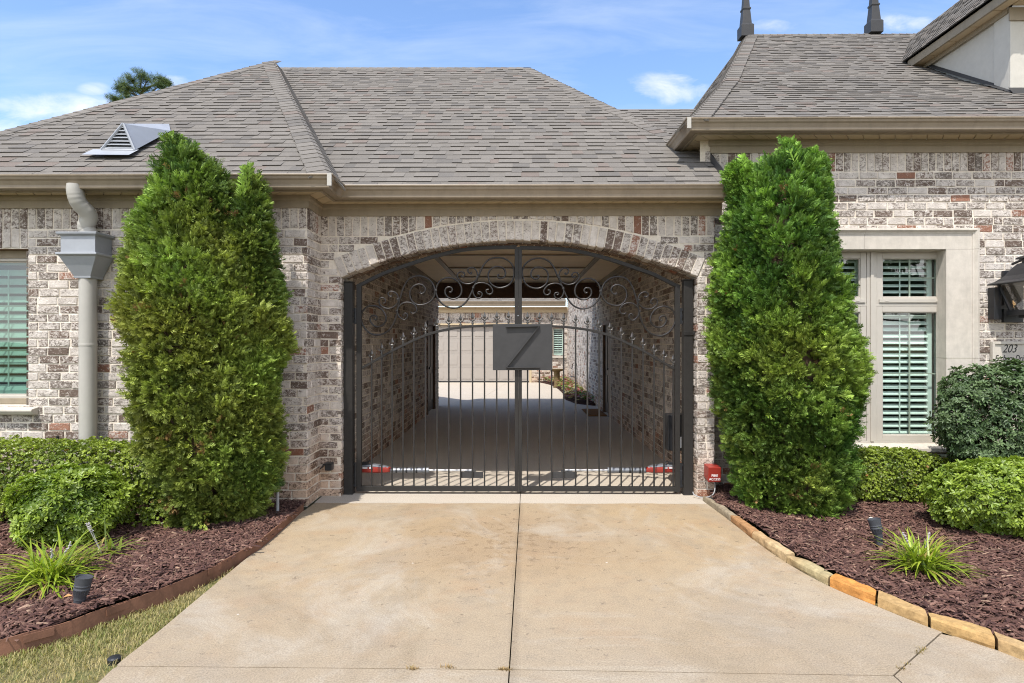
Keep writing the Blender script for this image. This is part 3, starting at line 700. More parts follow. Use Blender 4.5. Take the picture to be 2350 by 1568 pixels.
for px,py,sx,sy,a in((130,255,190,48,1.0),(385,190,60,24,.9),(215,205,45,18,.7),(10,245,40,24,.8),(1530,205,120,44,1.0),(1760,60,75,20,.75),(2075,52,75,24,.9),(1240,55,60,14,.0),(0,300,200,40,.8)):
    d=ray(px,py); cu,cv=d[0]/d[1],d[2]/d[1]
    a1=math_(nt,'MULTIPLY',math_(nt,'SUBTRACT',u,float(cu)),F/sx); a2=math_(nt,'MULTIPLY',math_(nt,'SUBTRACT',v,float(cv)),F/sy)
    r2=math_(nt,'ADD',math_(nt,'MULTIPLY',a1,a1),math_(nt,'MULTIPLY',a2,a2))
    body=math_(nt,'SUBTRACT',1.0,r2); val=math_(nt,'ADD',math_(nt,'MULTIPLY',body,.42),math_(nt,'MULTIPLY',math_(nt,'SUBTRACT',nz,.5),1.9))
    mk=math_(nt,'MULTIPLY',math_(nt,'MULTIPLY',ramp(nt,val,.05,.85),math_(nt,'ADD',math_(nt,'MULTIPLY',body,1.6),.2,True)),a)
    clouds=mk if clouds is None else math_(nt,'MAXIMUM',clouds,mk)
mp2=N(nt,'ShaderNodeMapping'); mp2.inputs['Scale'].default_value=(1,5,1); mp2.inputs['Rotation'].default_value=(0,0,.12); L(nt,cb.outputs[0],mp2.inputs['Vector'])
ci=math_(nt,'MULTIPLY',ramp(nt,noise(nt,mp2.outputs[0],2.6,7,.6,.5),.42,.85),.34)
hs=N(nt,'ShaderNodeHueSaturation'); hs.inputs['Saturation'].default_value=1.03; L(nt,sky.outputs[0],hs.inputs['Color'])
skyc=mixc(nt,1.0,hs.outputs[0],(1.38,1.44,1.56),'MULTIPLY')
c1=mixc(nt,ci,skyc,(5.8,6.3,7.0)); c2=mixc(nt,math_(nt,'MULTIPLY',clouds,.8,True),c1,(7.2,7.1,7.1))
# unseen bright broken cloud behind the camera, added to fill passage and shaded front
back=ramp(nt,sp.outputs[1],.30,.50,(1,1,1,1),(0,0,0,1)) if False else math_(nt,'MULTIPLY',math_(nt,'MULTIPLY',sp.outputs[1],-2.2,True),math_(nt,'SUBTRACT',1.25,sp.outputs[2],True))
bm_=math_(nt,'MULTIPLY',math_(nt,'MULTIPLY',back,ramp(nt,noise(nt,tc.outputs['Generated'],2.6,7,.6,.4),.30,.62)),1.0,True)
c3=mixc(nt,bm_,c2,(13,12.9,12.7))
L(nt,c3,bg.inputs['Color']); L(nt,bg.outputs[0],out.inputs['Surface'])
vs=sc.view_settings; vs.view_transform='Standard'; vs.look='None'; vs.gamma=1; vs.exposure=.30
cy=sc.cycles; cy.max_bounces=12; cy.diffuse_bounces=8; cy.glossy_bounces=3; cy.transmission_bounces=6; cy.transparent_max_bounces=12; cy.use_denoising=True; cy.denoising_input_passes='RGB_ALBEDO_NORMAL'; cy.denoising_prefilter='NONE'; cy.filter_width=1.05
cy.sample_clamp_indirect=3; cy.use_adaptive_sampling=False

# ------------------------------------------------------------------ ground
mb=MB(); mb.quad((-400,-400,-.06),(400,-400,-.06),(400,600,-.06),(-400,600,-.06)); kind(mb.build('ground',LAWN),'structure')
ledge_px=[(224,1568),(280,1516),(350,1460.6),(455,1373),(560,1286),(629,1230),(696,1170)]
redge_px=[(1612,1149),(1675,1195),(1727,1237),(1804,1291),(1902,1345),(2011,1391),(2133,1440),(2287,1492),(2350,1516)]
led=[G(*p) for p in ledge_px]; red=[G(*p) for p in redge_px]
led=catmull([led[0]+(led[0]-led[1])*1.2]+led,5); red=catmull(red+[red[-1]+(red[-1]-red[-2])*6],5)
hj=[G(270,1529),G(1167,1537),G(2051,1551)]; node=hj[2]; dj=G(2158,1455); dj2=G(2070,1568)
cj=lambda y: 0.03+(G(1167,1568)[0]-.03)*(6.2-y)/(6.2-G(1167,1568)[1])
g=.0032; yj=lambda x: np.interp(x,[hj[0][0],hj[1][0],hj[2][0]],[hj[0][1],hj[1][1],hj[2][1]])
YP=6.06
def slab(mb,poly):
    poly=[np.array([p[0],p[1],0.]) for p in poly]
    ctr=sum(poly)/len(poly)
    mb.prism([p for p in poly],(0,0,-.09))
dw=MB()
li=[p for p in led if yj(p[0])+.0<p[1]]; ri=[p for p in red if p[1]>dj[1]]
ys=np.linspace(hj[1][1],YP,8)
slab(dw,[(hj[0][0],hj[0][1]+g,0)]+[(cj(hj[1][1])-g,hj[1][1]+g,0)]+[(cj(y)-g,y,0) for y in ys[1:-1]]+[(cj(YP)-g,YP-.001,0),(XLC+.03,YP-.001,0),(XLC+.02,led[-1][1],0)]+li[::-1][1:])
slab(dw,[(cj(hj[1][1])+g,hj[1][1]+g,0),(node[0]-g,node[1]+g,0),(dj[0]-g*1.2,dj[1]+g,0)]+ri[::-1]+[(XRC-.02,YP-.001,0),(cj(YP)+g,YP-.001,0)]+[(cj(y)+g,y,0) for y in ys[::-1][1:-1]])
# front strips and the right apron
xl=led[0]
lo=[p for p in led if p[1]<hj[0][1]]
slab(dw,[lo[0],(cj(lo[0][1])-g,lo[0][1],0),(cj(hj[1][1])-g,hj[1][1]-g,0),(hj[0][0],hj[0][1]-g,0)]+lo[::-1][:-1])
y00=lo[0][1]; k2=node+(dj2-node)*((y00-node[1])/(dj2[1]-node[1]))
slab(dw,[(cj(y00)+g,y00,0),(k2[0]-g,y00,0),(node[0]-g,node[1]-g,0),(cj(hj[1][1])+g,hj[1][1]-g,0)])
ro=[p for p in red if p[1]<dj[1]]
slab(dw,[(k2[0]+g,y00,0),(8,y00,0)]+[p for p in ro[::-1] if p[1]>y00 and p[0]<8]+[(dj[0]+g,dj[1]-g*.5,0),(node[0]+g*1.5,node[1],0)])
slab(dw,[(-6,-6,0),(10,-6,0),(10,y00-g,0),(-6+0,y00-g,0)] if False else [(-1.6,-6,0),(10,-6,0),(10,y00-2*g,0),(lo[0][0],y00-2*g,0)])
# passage floor and rear court
slab(dw,[(XLC+.02,YP+.002,0),(cj(YP)-.003,YP+.002,0),(.03,YA+.1,0),(.03,15.2,0),(-PX-.2,15.2,0),(-PX-.2,YA+.4,0),(XJ0-.3,YA+.38,0),(XLC+.02,YA+.02,0)])
slab(dw,[(cj(YP)+.003,YP+.002,0),(XRC,YP+.002,0),(XRC,YA+.3,0),(PX+.2,YA+.4,0),(PX+.2,15.2,0),(.036,15.2,0),(.036,YA+.1,0)])
slab(dw,[(-9,15.205,0),(-1.2,15.205,0),(-.35,YB,0),(-9,YB,0)]); slab(dw,[(-1.194,15.205,0),(PX+.1,15.205,0),(PX+.1,YB,0),(-.344,YB,0)])
kind(dw.build('driveway',CONC),'structure')
# street side beyond the camera
mb=MB(); mb.box(-60,60,-13,-6.2,-.05,-.02); kind(mb.build('road',simple('asphalt',(.06,.06,.06),.9,.2,0,.15,8,.4,120)),'structure')

# ---------------- beds
edge_b=[(0,1499),(140,1460),(262,1415),(420,1356),(560,1282),(612,1247),(695,1172)]
eb=catmull([G(-160,1530)]+[G(*p) for p in edge_b],6)
eb=[p+(0,.012,0) for p in eb]
mb=MB(); vs=[];n=len(eb)
for i,p in enumerate(eb):
    t=unit(eb[min(i+1,n-1)]-eb[max(i-1,0)]); nn=np.array([-t[1],t[0],0])*.004; w=.003*math.sin(i*.9)
    vs+=[p-nn+(0,0,-.05),p-nn+(0,0,.066+w),p+nn+(0,0,.066+w),p+nn+(0,0,-.05)]
mb.add(vs,[(i*4+j,(i+1)*4+j,(i+1)*4+j+1,i*4+j+1) for i in range(n-1) for j in range(3)]+[((n-1)*4+1,(n-1)*4+2,(n-1)*4+3,(n-1)*4)])
for i in(8,17,26):
    p=eb[i]; t=unit(eb[i+1]-eb[i]); nn=np.array([t[1],-t[0],0])
    mb.prism([p+nn*.005+(0,0,.02),p+t*.13+nn*.005+(0,0,.02),p+t*.13+nn*.005+(0,0,.06),p+nn*.005+(0,0,.06)],nn*.006)
tag(mb.build('steel_edging',RUST),'rusty brown steel edging strip between the mulch and the grass','edging')
def bed(poly,z,amp=.02):
    bm=bmesh.new(); vv=[bm.verts.new((p[0],p[1],z)) for p in poly]; bm.faces.new(vv)
    bmesh.ops.triangulate(bm,faces=bm.faces[:]); 
    for _ in range(5): bmesh.ops.subdivide_edges(bm,edges=[e for e in bm.edges if e.calc_length()>.12],cuts=1); bmesh.ops.triangulate(bm,faces=bm.faces[:])
    nz=Noise(3,3.5,2)
    for v_ in bm.verts: v_.co.z=z+amp*float(nz(np.array([[v_.co.x,v_.co.y]]))[0])
    me=bpy.data.meshes.new('mulch_bed'); bm.to_mesh(me); bm.free(); me.materials.append(SOIL); return me
lpoly=[p+(-.0,.006,0) for p in eb]+[np.array([XLC,YL-.0,0]),np.array([-9,YL,0]),np.array([-9,eb[0][1],0])]
stone_in=[(1637,1146),(1745,1219),(1825,1270),(1916,1314),(2014,1352),(2126,1401),(2276,1446),(2350,1475)]
sin_=[G(*p,.058) for p in stone_in]; sin_.append(sin_[-1]+(sin_[-1]-sin_[-2])*4)
rpoly=[p+(.015,.015,0) for p in sin_]+[np.array([9,sin_[-1][1],0]),np.array([9,YR,0]),np.array([XRC,YR,0])]
def inside(P,poly):
    x,y=P[:,0],P[:,1]; r=np.zeros(len(P),bool); n=len(poly)
    for i in range(n):
        x1,y1=poly[i][:2]; x2,y2=poly[(i+1)%n][:2]
        c=((y1>y)!=(y2>y)); xi=(x2-x1)*(y-y1)/(y2-y1+1e-12)+x1; r^=c&(x<xi)
    return r
def chips(n,poly,bx,z):
    P=np.stack([rng.uniform(bx[0],bx[1],n),rng.uniform(bx[2],bx[3],n)],1); P=P[inside(P,poly)]; n=len(P)
    P=np.column_stack([P,z+.02*Noise(3,3.5,2)(P)+rng.uniform(-.004,.018,n)])
    V=np.array([(-.5,-.5,-.5),(.5,-.5,-.5),(.5,.5,-.5),(-.5,.5,-.5),(-.4,-.3,.5),(.42,-.35,.5),(.45,.4,.5),(-.4,.3,.5)],float)
    Fq=np.array([(4,5,6,7),(0,1,5,4),(1,2,6,5),(2,3,7,6),(3,0,4,7)])
    ln=rng.gamma(2.2,.017,n)+.008; wd_=rng.gamma(3,.0023,n)+.002; th=rng.uniform(.003,.007,n)
    a=rng.uniform(0,6.28,n); f=np.stack([np.cos(a),np.sin(a),rng.normal(0,.28,n)],1); nr=np.stack([rng.normal(0,.35,n),rng.normal(0,.35,n),np.ones(n)],1)
    y=unit(f); x=unit(np.cross(y,nr)); zz=np.cross(x,y)
    VV=V[None]*np.stack([wd_,ln,th],1)[:,None,:]
    VV=np.einsum('nij,nkj->nki',np.stack([x,y,zz],2),VV)+P[:,None]
    base=np.array([(.115,.060,.046),(.090,.046,.037),(.17,.098,.074),(.06,.031,.027),(.27,.18,.125)]); ci=rng.choice(5,n,p=[.36,.27,.2,.14,.03])
    col=base[ci]*rng.uniform(.75,1.3,(n,1))
    return VV.reshape(-1,3),(Fq[None]+(np.arange(n)*8)[:,None,None]).reshape(-1,4),np.repeat(col,8,0)
for poly,z,bx,nn in((lpoly,.055,(-5.2,-1.7,2.9,5.9),46000),(rpoly,.030,(1.7,5.6,2.6,6.62),50000)):
    me=bed(poly,z); o=link('mulch_bed',me); kind(o,'structure')
    V,Fq,Cc=chips(nn,poly,bx,z+.004); kind(npmesh('mulch_chips',V,Fq,Cc,MULCH),'stuff')
# ---------------- lawn strip between edging and driveway
gp=[p for p in eb]+[p for p in led[::-1] if p[1]<eb[-1][1]]+[np.array([led[0][0],1.2,0]),np.array([-4,1.2,0]),np.array([-4,eb[0][1],0])]
def grass(n,poly,bx,z,hmin,hmax):
    P=np.stack([rng.uniform(bx[0],bx[1],n),rng.uniform(bx[2],bx[3],n)],1); P=P[inside(P,poly)]; n=len(P)
    nzs=Noise(9,2.2,2)(P); keep=rng.random(n)<np.clip(.75+.35*nzs,.25,1); P=P[keep]; nzs=nzs[keep]; n=len(P)
    P=np.column_stack([P,np.full(n,z)]); a=rng.uniform(0,6.28,n); h=rng.uniform(hmin,hmax,n); ln=rng.uniform(.2,1.3,n)*h
    d=np.stack([np.cos(a),np.sin(a),np.zeros(n)],1); s=np.stack([-np.sin(a),np.cos(a),np.zeros(n)],1)*rng.uniform(.0012,.0024,n)[:,None]
    m_=P+d*(ln*.4)[:,None]+np.array([0,0,1.])*(h*.7)[:,None]; t=P+d*ln[:,None]+np.array([0,0,1.])*h[:,None]
    V=np.stack([P-s,P+s,m_+s*.8,m_-s*.8,t],1); 
    V=np.concatenate([V,t[:,None]+s[:,None]*.1],1)
    Fq=np.array([(0,1,2,3),(3,2,5,4)])
    dry=np.clip(.6-.45*nzs+rng.normal(0,.3,n),0,1)[:,None]
    col=(np.array([.15,.20,.045])*(1-dry)+np.array([.42,.35,.17])*dry)*rng.uniform(.75,1.25,(n,1))
    return V.reshape(-1,3),(Fq[None]+(np.arange(n)*6)[:,None,None]).reshape(-1,4),np.repeat(col,6,0)
V,Fq,Cc=grass(110000,gp,(-3.3,-1.0,2.3,5.0),-.03,.012,.030); kind(npmesh('grass',V,Fq,Cc,GRASSM),'stuff')
mb=MB(); mb.prism([np.array([p[0],p[1],-.035]) for p in gp],(0,0,-.02)); kind(mb.build('lawn',LAWN),'structure')
# weeds in the joints
V=[];parts=[]
for x,y in [(G(1010+30*random.random(),1533)) [:2] for _ in range(5)]+[G(1150+random.random()*14,1537)[:2] for _ in range(8)]+[G(940+random.random()*12,1536)[:2] for _ in range(7)]+[(node+(dj-node)*t)[:2] for t in(.15,.25,.5,.55,.6)]:
    pl=[(x-.02,y-.006),(x+.02,y-.006),(x+.02,y+.006),(x-.02,y+.006)]
    parts.append(grass(26,pl,(x-.02,x+.02,y-.006,y+.006),-.01,.012,.026))
V,Fq,Cc=merge(parts); kind(npmesh('joint_weed',V,Fq,Cc*np.array([.9,.75,.8]),GRASSM),'stuff')

# ---------------- sandstone edging blocks
lo_px=[(1612,1149),(1675,1195),(1727,1237),(1804,1291),(1902,1345),(2011,1391),(2133,1440),(2287,1492),(2420,1544)]
hi_px=[(1637,1146),(1697,1184),(1745,1219),(1825,1270),(1916,1314),(2014,1352),(2126,1401),(2276,1446),(2395,1490)]
scols=[(.36,.30,.21),(.36,.20,.095),(.46,.335,.185),(.38,.31,.17),(.50,.225,.06),(.39,.255,.115),(.42,.275,.115),(.41,.285,.14)]
sl_=['weathered pale grey tan edging stone against the brick pier','russet brown edging stone, second out from the brick pier','smooth light tan edging stone beside the right arborvitae','greenish tan edging stone touching the bright orange one','bright orange edging stone in the driveway border','tan edging stone on the street side of the orange one','long golden brown edging stone with chipped end','tan edging stone cut by the right picture edge']
for i in range(8):
    p0,p1=G(*lo_px[i]),G(*lo_px[i+1]); q0,q1=G(*hi_px[i],.058),G(*hi_px[i+1],.058); q0[2]=q1[2]=0
    t=unit(p1-p0); gp_=.008; p0=p0+t*gp_; p1=p1-t*gp_; q0=q0+t*gp_; q1=q1-t*gp_
    bm=bmesh.new(); hs_=random.uniform(.052,.066); nu=14; nz_=Noise(40+i,9,3); nz2=Noise(80+i,30,3)
    nseg=[0,.25,.5,.75,1]
    prof=[(0,-.05),(0,.0),(-.004,.3),(0,.62),(.02,.86),(.09,1.0),(.3,1.02),(.55,1.0),(.8,1.01),(.97,.97),(1,.8),(1,-.05)]
    grid=[]
    for a in range(nu+1):
        u_=a/nu; A=p0+(p1-p0)*u_; B=q0+(q1-q0)*u_; row=[]
        for (w_,h_) in prof:
            P=A+(B-A)*w_; P=np.array([P[0],P[1],h_*hs_]); sc_=.009*float(nz_(P[None])[0])+.004*float(nz2(P[None])[0])
            nrm_=unit(A-B) if w_<.05 else np.array([0,0,1.]); P=P+nrm_*sc_*(1 if h_>.1 else .3)
            if a in(0,nu): P=P*np.array([1,1,.96 if h_>.5 else 1])
            row.append(bm.verts.new(P))
        grid.append(row)
    for a in range(nu):
        for b in range(len(prof)-1): bm.faces.new((grid[a][b],grid[a+1][b],grid[a+1][b+1],grid[a][b+1]))
    bm.faces.new(grid[0]); bm.faces.new(grid[-1][::-1])
    me=bpy.data.meshes.new('edging_stone'); bm.to_mesh(me); bm.free(); me.materials.append(STONE)
    at=me.color_attributes.new('col','FLOAT_COLOR','POINT'); pos=np.array([v_.co for v_ in me.vertices]); k=np.clip(.5+.7*Noise(20+i,7,3)(pos),0,1)[:,None]
    c=np.array(scols[i])*(1-k*.35)+np.array([.36,.19,.08])*k*.35 if i not in(0,) else np.array(scols[i])*(1-.2*k)
    at.data.foreach_set('color',np.column_stack([c,np.ones(len(c))]).astype(np.float32).ravel())
    tag(link('edging_stone',me),sl_[i],'edging stone','sandstone blocks edging the driveway')

# ------------------------------------------------------------------ gate
GP=lambda x,y,dy=0.0: W(x,y,YG)+np.array([0,dy,0])
def c1(p): return (752+.2098*p[0], 532.6+.2098*p[1])       # crop of the left leaf -> photo units
def c2(p): return (1159.3+.2098*p[0], 532.6+.2098*p[1])
def flat(mb,pts,half,th):
    """flat/square bar along a path in the gate plane"""
    pts=[np.array(p,float) for p in pts]; n=len(pts); vs=[]
    for i,p in enumerate(pts):
        t=unit(pts[min(i+1,n-1)]-pts[max(i-1,0)]); s=np.array([-t[2],0,t[0]])
        vs+=[p+s*half+(0,-th,0),p-s*half+(0,-th,0),p-s*half+(0,th,0),p+s*half+(0,th,0)]
    fs=[(i*4+j,(i+1)*4+j,(i+1)*4+(j+1)%4,i*4+(j+1)%4) for i in range(n-1) for j in range(4)]+[(0,1,2,3),tuple(range(4*n-4,4*n))[::-1]]
    mb.add(vs,fs)
arch_top=[(830,653),(878,629),(911,617),(962,599.5),(1004,587),(1062,574),(1119,569),(1186,567.5)]
rail=[(831,845),(853,832.6),(899,806),(926,792.5),(951,780.5),(977.5,769.5),(1004,761.5),(1031,755.5),(1058,751.8),(1085.6,749),(1130,747),(1182,746)]
pk_l=[853,876,900,925,950,976.5,1003,1030,1057,1084.5,1112,1140,1167]
pk_r=[1210.7,1238,1266,1293.6,1321,1348,1375,1400,1425.7,1451,1475.7,1501,1523.7,1545]
SA=[(1880,475),(1863,470),(1862,495),(1888,507),(1925,498),(1945,455),(1925,400),(1865,378),(1800,395),(1762,440),(1758,500),(1780,560),(1840,603),(1910,608),(1980,580),(2025,520),(2040,430),(2012,350),(1945,297),(1855,280),(1765,303),(1705,365),(1660,460),(1610,575),(1565,680),(1525,750),(1465,808),(1385,832),(1292,812),(1222,752),(1186,670),(1195,590),(1240,527),(1320,500),(1400,524),(1450,580),(1465,650),(1440,705),(1385,732),(1328,722),(1290,685),(1284,640),(1305,608),(1345,606),(1363,632),(1348,658),(1328,655)]
SAu=[(1563,440),(1575,450),(1560,458),(1538,440),(1534,412),(1558,392),(1600,396),(1632,436),(1640,490),(1610,540),(1545,568),(1475,555),(1428,512),(1420,468),(1442,440),(1478,440),(1498,465),(1485,490),(1464,485),(1462,470)]
SAd=[(1660,682),(1643,672),(1655,656),(1683,665),(1688,695),(1662,724),(1620,715),(1592,670),(1590,610),(1625,568),(1690,555),(1760,578),(1802,630),(1798,668),(1768,682),(1738,664),(1737,634),(1762,630)]
SB=[(1022,655),(1010,668),(1030,675),(1060,655),(1068,620),(1040,582),(985,572),(925,605),(897,670),(915,745),(975,794),(1055,792),(1128,755),(1170,685),(1165,605),(1122,532),(1045,489),(955,486),(882,522),(832,602),(802,690),(782,760),(765,850),(748,925),(720,1000),(672,1073),(602,1116),(520,1127),(440,1092),(386,1022),(365,940),(385,862),(440,816),(510,808),(580,837),(628,900),(635,968),(600,1020),(540,1036),(490,1012),(463,962),(474,922),(510,912),(537,932),(530,962),(510,955)]
SBu=[(695,690),(700,705),(675,700),(662,672),(695,650),(742,664),(770,705),(772,760),(738,808),(680,836),(618,828),(572,790),(565,742),(592,718),(625,732),(634,768),(610,782)]
SBd=[(838,905),(828,915),(845,890),(868,897),(872,930),(838,960),(790,932),(764,880),(776,822),(832,776),(900,772),(956,804),(975,850),(957,885),(925,890),(908,875)]
mir=lambda p:(2*1189.3-p[0],p[1]+1.5)
def finial(mb,x,z):
    q=np.array([x,YG,z]); s=1.0
    mb.lathe([(.010,0),(.010,.018),(.014,.02),(.014,.028),(.009,.03),(.008,.042),(.013,.046),(.013,.056),(.010,.06)],q,8)
    vs=[q+(0,0,.055),q+(.019,0,.082),q+(0,.008,.086),q+(-.019,0,.082),q+(0,-.008,.086),q+(0,0,.137)]
    mb.add(vs,[(0,2,1),(0,3,2),(0,4,3),(0,1,4),(5,1,2),(5,2,3),(5,3,4),(5,4,1)])
    for sg in(-1,1): mb.tube([q+(sg*a,0,b) for a,b in((.004,.050),(.014,.052),(.025,.060),(.031,.074),(.028,.080))],[.005,.006,.006,.005,.003],6)
def leaf(side):
    L_=side=='l'; M=(lambda p:p) if L_ else mir
    lab='left leaf of the dark iron gate, with scrolls and spear pickets' if L_ else 'right leaf of the dark iron gate, with scrolls and spear pickets'
    hx=824.5 if L_ else 2*1189.3-824.5; cx_=1185.3 if L_ else 1193.6; zb=.028
    base=GP(hx,784); t=thing('gate_leaf',lab,'gate',(base[0],YG,0),'the two leaves of the driveway gate')
    fr=MB(); HX=GP(hx,784)[0]; CXX=GP(cx_,784)[0]; ztop=GP(hx,657 if L_ else 655)[2]
    fr.box(HX-.025,HX+.025,YG-.025,YG+.025,zb,ztop); fr.box(CXX-.0185,CXX+.0185,YG-.025,YG+.025,zb,GP(cx_,568)[2])
    fr.box(min(HX,CXX)+.02,max(HX,CXX)-.018,YG-.0235,YG+.0235,zb+.002,zb+.05)
    flat(fr,catmull([GP(*M(p)) for p in [(819,658)]+arch_top],5),.0185,.0215)
    fr.build('frame',IRON2,t,bevel=.003)
    rl=MB(); rp=catmull([GP(*M(p)) for p in rail],4); flat(rl,rp,.0125,.014); rl.build('curved_rail',IRON2,t,bevel=.002)
    rx=np.array([p[0] for p in rp]); rz=np.array([p[2] for p in rp]); o=np.argsort(rx); rx,rz=rx[o],rz[o]
    for px in(pk_l if L_ else pk_r):
        x=GP(px,784)[0]; zt=float(np.interp(x,rx,rz)); mb=MB()
        mb.box(x-.0075,x+.0075,YG-.0075,YG+.0075,zb+.045,zt); pick=mb.build('picket',IRON2,t)
        f=MB(); finial(f,x,zt+.008); f.build('finial',IRONF,pick)
    for S in(SA,SAu,SAd,SB,SBu,SBd):
        mb=MB(); pts=[M(c1(p)) for p in S]
        mb.tube(catmull([GP(*p,(0.004 if S in(SA,SB) else -.004)) for p in pts],6),[.0092 if S in(SA,SB) else .0078]*((len(S)-1)*6+1),8,upv=(0,1,0)); mb.build('scroll',IRON,t,smooth=True)
    for p in((1636,492),(1592,610),(768,735),(757,860),(1185,640)):
        cl=MB(); q=GP(*M(c1(p))); cl.box(q[0]-.012,q[0]+.012,YG-.014,YG+.014,q[2]-.008,q[2]+.008)
        cl.build('collar',IRON,t,bevel=.002)
    x0,x1=(1054.7,1108.7) if L_ else (1267,1324)
    a,b=GP(x0,1083.5),GP(x1,1098); mb=MB(); mb.box(a[0],b[0],YG+.012,YG+.02,b[2],a[2]); mb.build('bracket_plate',PLATE,t,bevel=.002)
    for y0,y1 in((708,744),(1060,1116)):
        hg=MB(); x=HX+(-.038 if L_ else .038); z1,z0=GP(0,y0)[2],GP(0,y1)[2]
        hg.lathe([(.013,z0),(.013,z0+(z1-z0)*.3),(.016,z0+(z1-z0)*.31),(.016,z0+(z1-z0)*.7),(.013,z0+(z1-z0)*.71),(.013,z1)],(x,YG-.005,0),10)
        for zz in np.linspace(z0+.02,z1-.02,3): hg.box(x-.03,x+.03,YG-.014,YG+.012,zz-.008,zz+.008)
        hg.build('hinge',BLACK,t)
    if L_:
        hb=MB(); q=GP(1187,806); 
        hb.lathe([(.006,0),(.006,.01),(0,.012)],(GP(1189,725)[0],YG-.02,GP(1189,725)[2]),8,(0,-1,0)); hb.build('bolt',ZINC,t)
    return t
leaf('l'); leaf('r')
# monogram plate across the two leaves
a,b=W(1131,744,YG-.04),W(1267,850,YG-.04)
t=thing('monogram_plate','dark square steel plate with a raised letter Z on the gate','sign',((a[0]+b[0])/2,YG-.04,b[2]))
mb=MB(); mb.box(a[0],b[0],YG-.042,YG-.036,b[2],a[2]); mb.box(a[0]+.2,b[0]-.2,YG-.037,YG-.024,b[2]+.02,b[2]+.10); mb.box(a[0]+.2,b[0]-.2,YG-.037,YG-.024,a[2]-.10,a[2]-.02); mb.build('plate',PLATE,t,bevel=.002)
mb=MB(); Q=lambda p:W((1240+p[0]/3.734)*.7833,(830+p[1]/3.734)*.7833,YG-.075)
def fin(p,q,h=.0035):
    p,q=Q(p),Q(q); tt=unit(q-p); s=np.array([-tt[2],0,tt[0]])*h
    mb.prism([p+s+(0,-.0,0),q+s,q-s,p-s],(0,.0335,0))
    return
fin((903,478),(1275,468)); fin((1268,470),(908,925)); fin((908,926),(1278,921)); mb.build('letter',PLATE,t)
# gate posts
for x0,x1,yt,lab in((788.5,808.8,646,'square dark iron gate post by the left pier'),(1569.5,1590.4,641,'square dark iron gate post by the right pier, strapped with a bracket')):
    a=W(x0,yt,YG-.05); b=W(x1,yt,YG-.05); xm=(a[0]+b[0])/2; t=thing('gate_post',lab,'post',(xm,YG,0),'posts carrying the gate')
    mb=MB(); mb.box(a[0],b[0],YG-.05,YG+.045,0,a[2]-.012); mb.box(a[0]-.006,b[0]+.006,YG-.056,YG+.051,a[2]-.012,a[2]); mb.box(a[0]-.004,b[0]+.004,YG-.054,YG+.049,0,.012); mb.build('post',IRON2,t,bevel=.004)
    if x0>1000:
        z=W(1580,765,YG-.05)[2]; mb=MB(); mb.box(a[0]-.004,b[0]+.035,YG-.058,YG-.0505,z-.022,z+.022); mb.box(b[0]+.002,b[0]+.03,YG-.06,YG-.01,z-.012,z+.012); mb.lathe([(.007,0),(.007,.03),(0,.032)],(b[0]+.022,YG-.06,z-.025),8,(0,-1,0)); mb.build('bracket',IRON,t,bevel=.003)
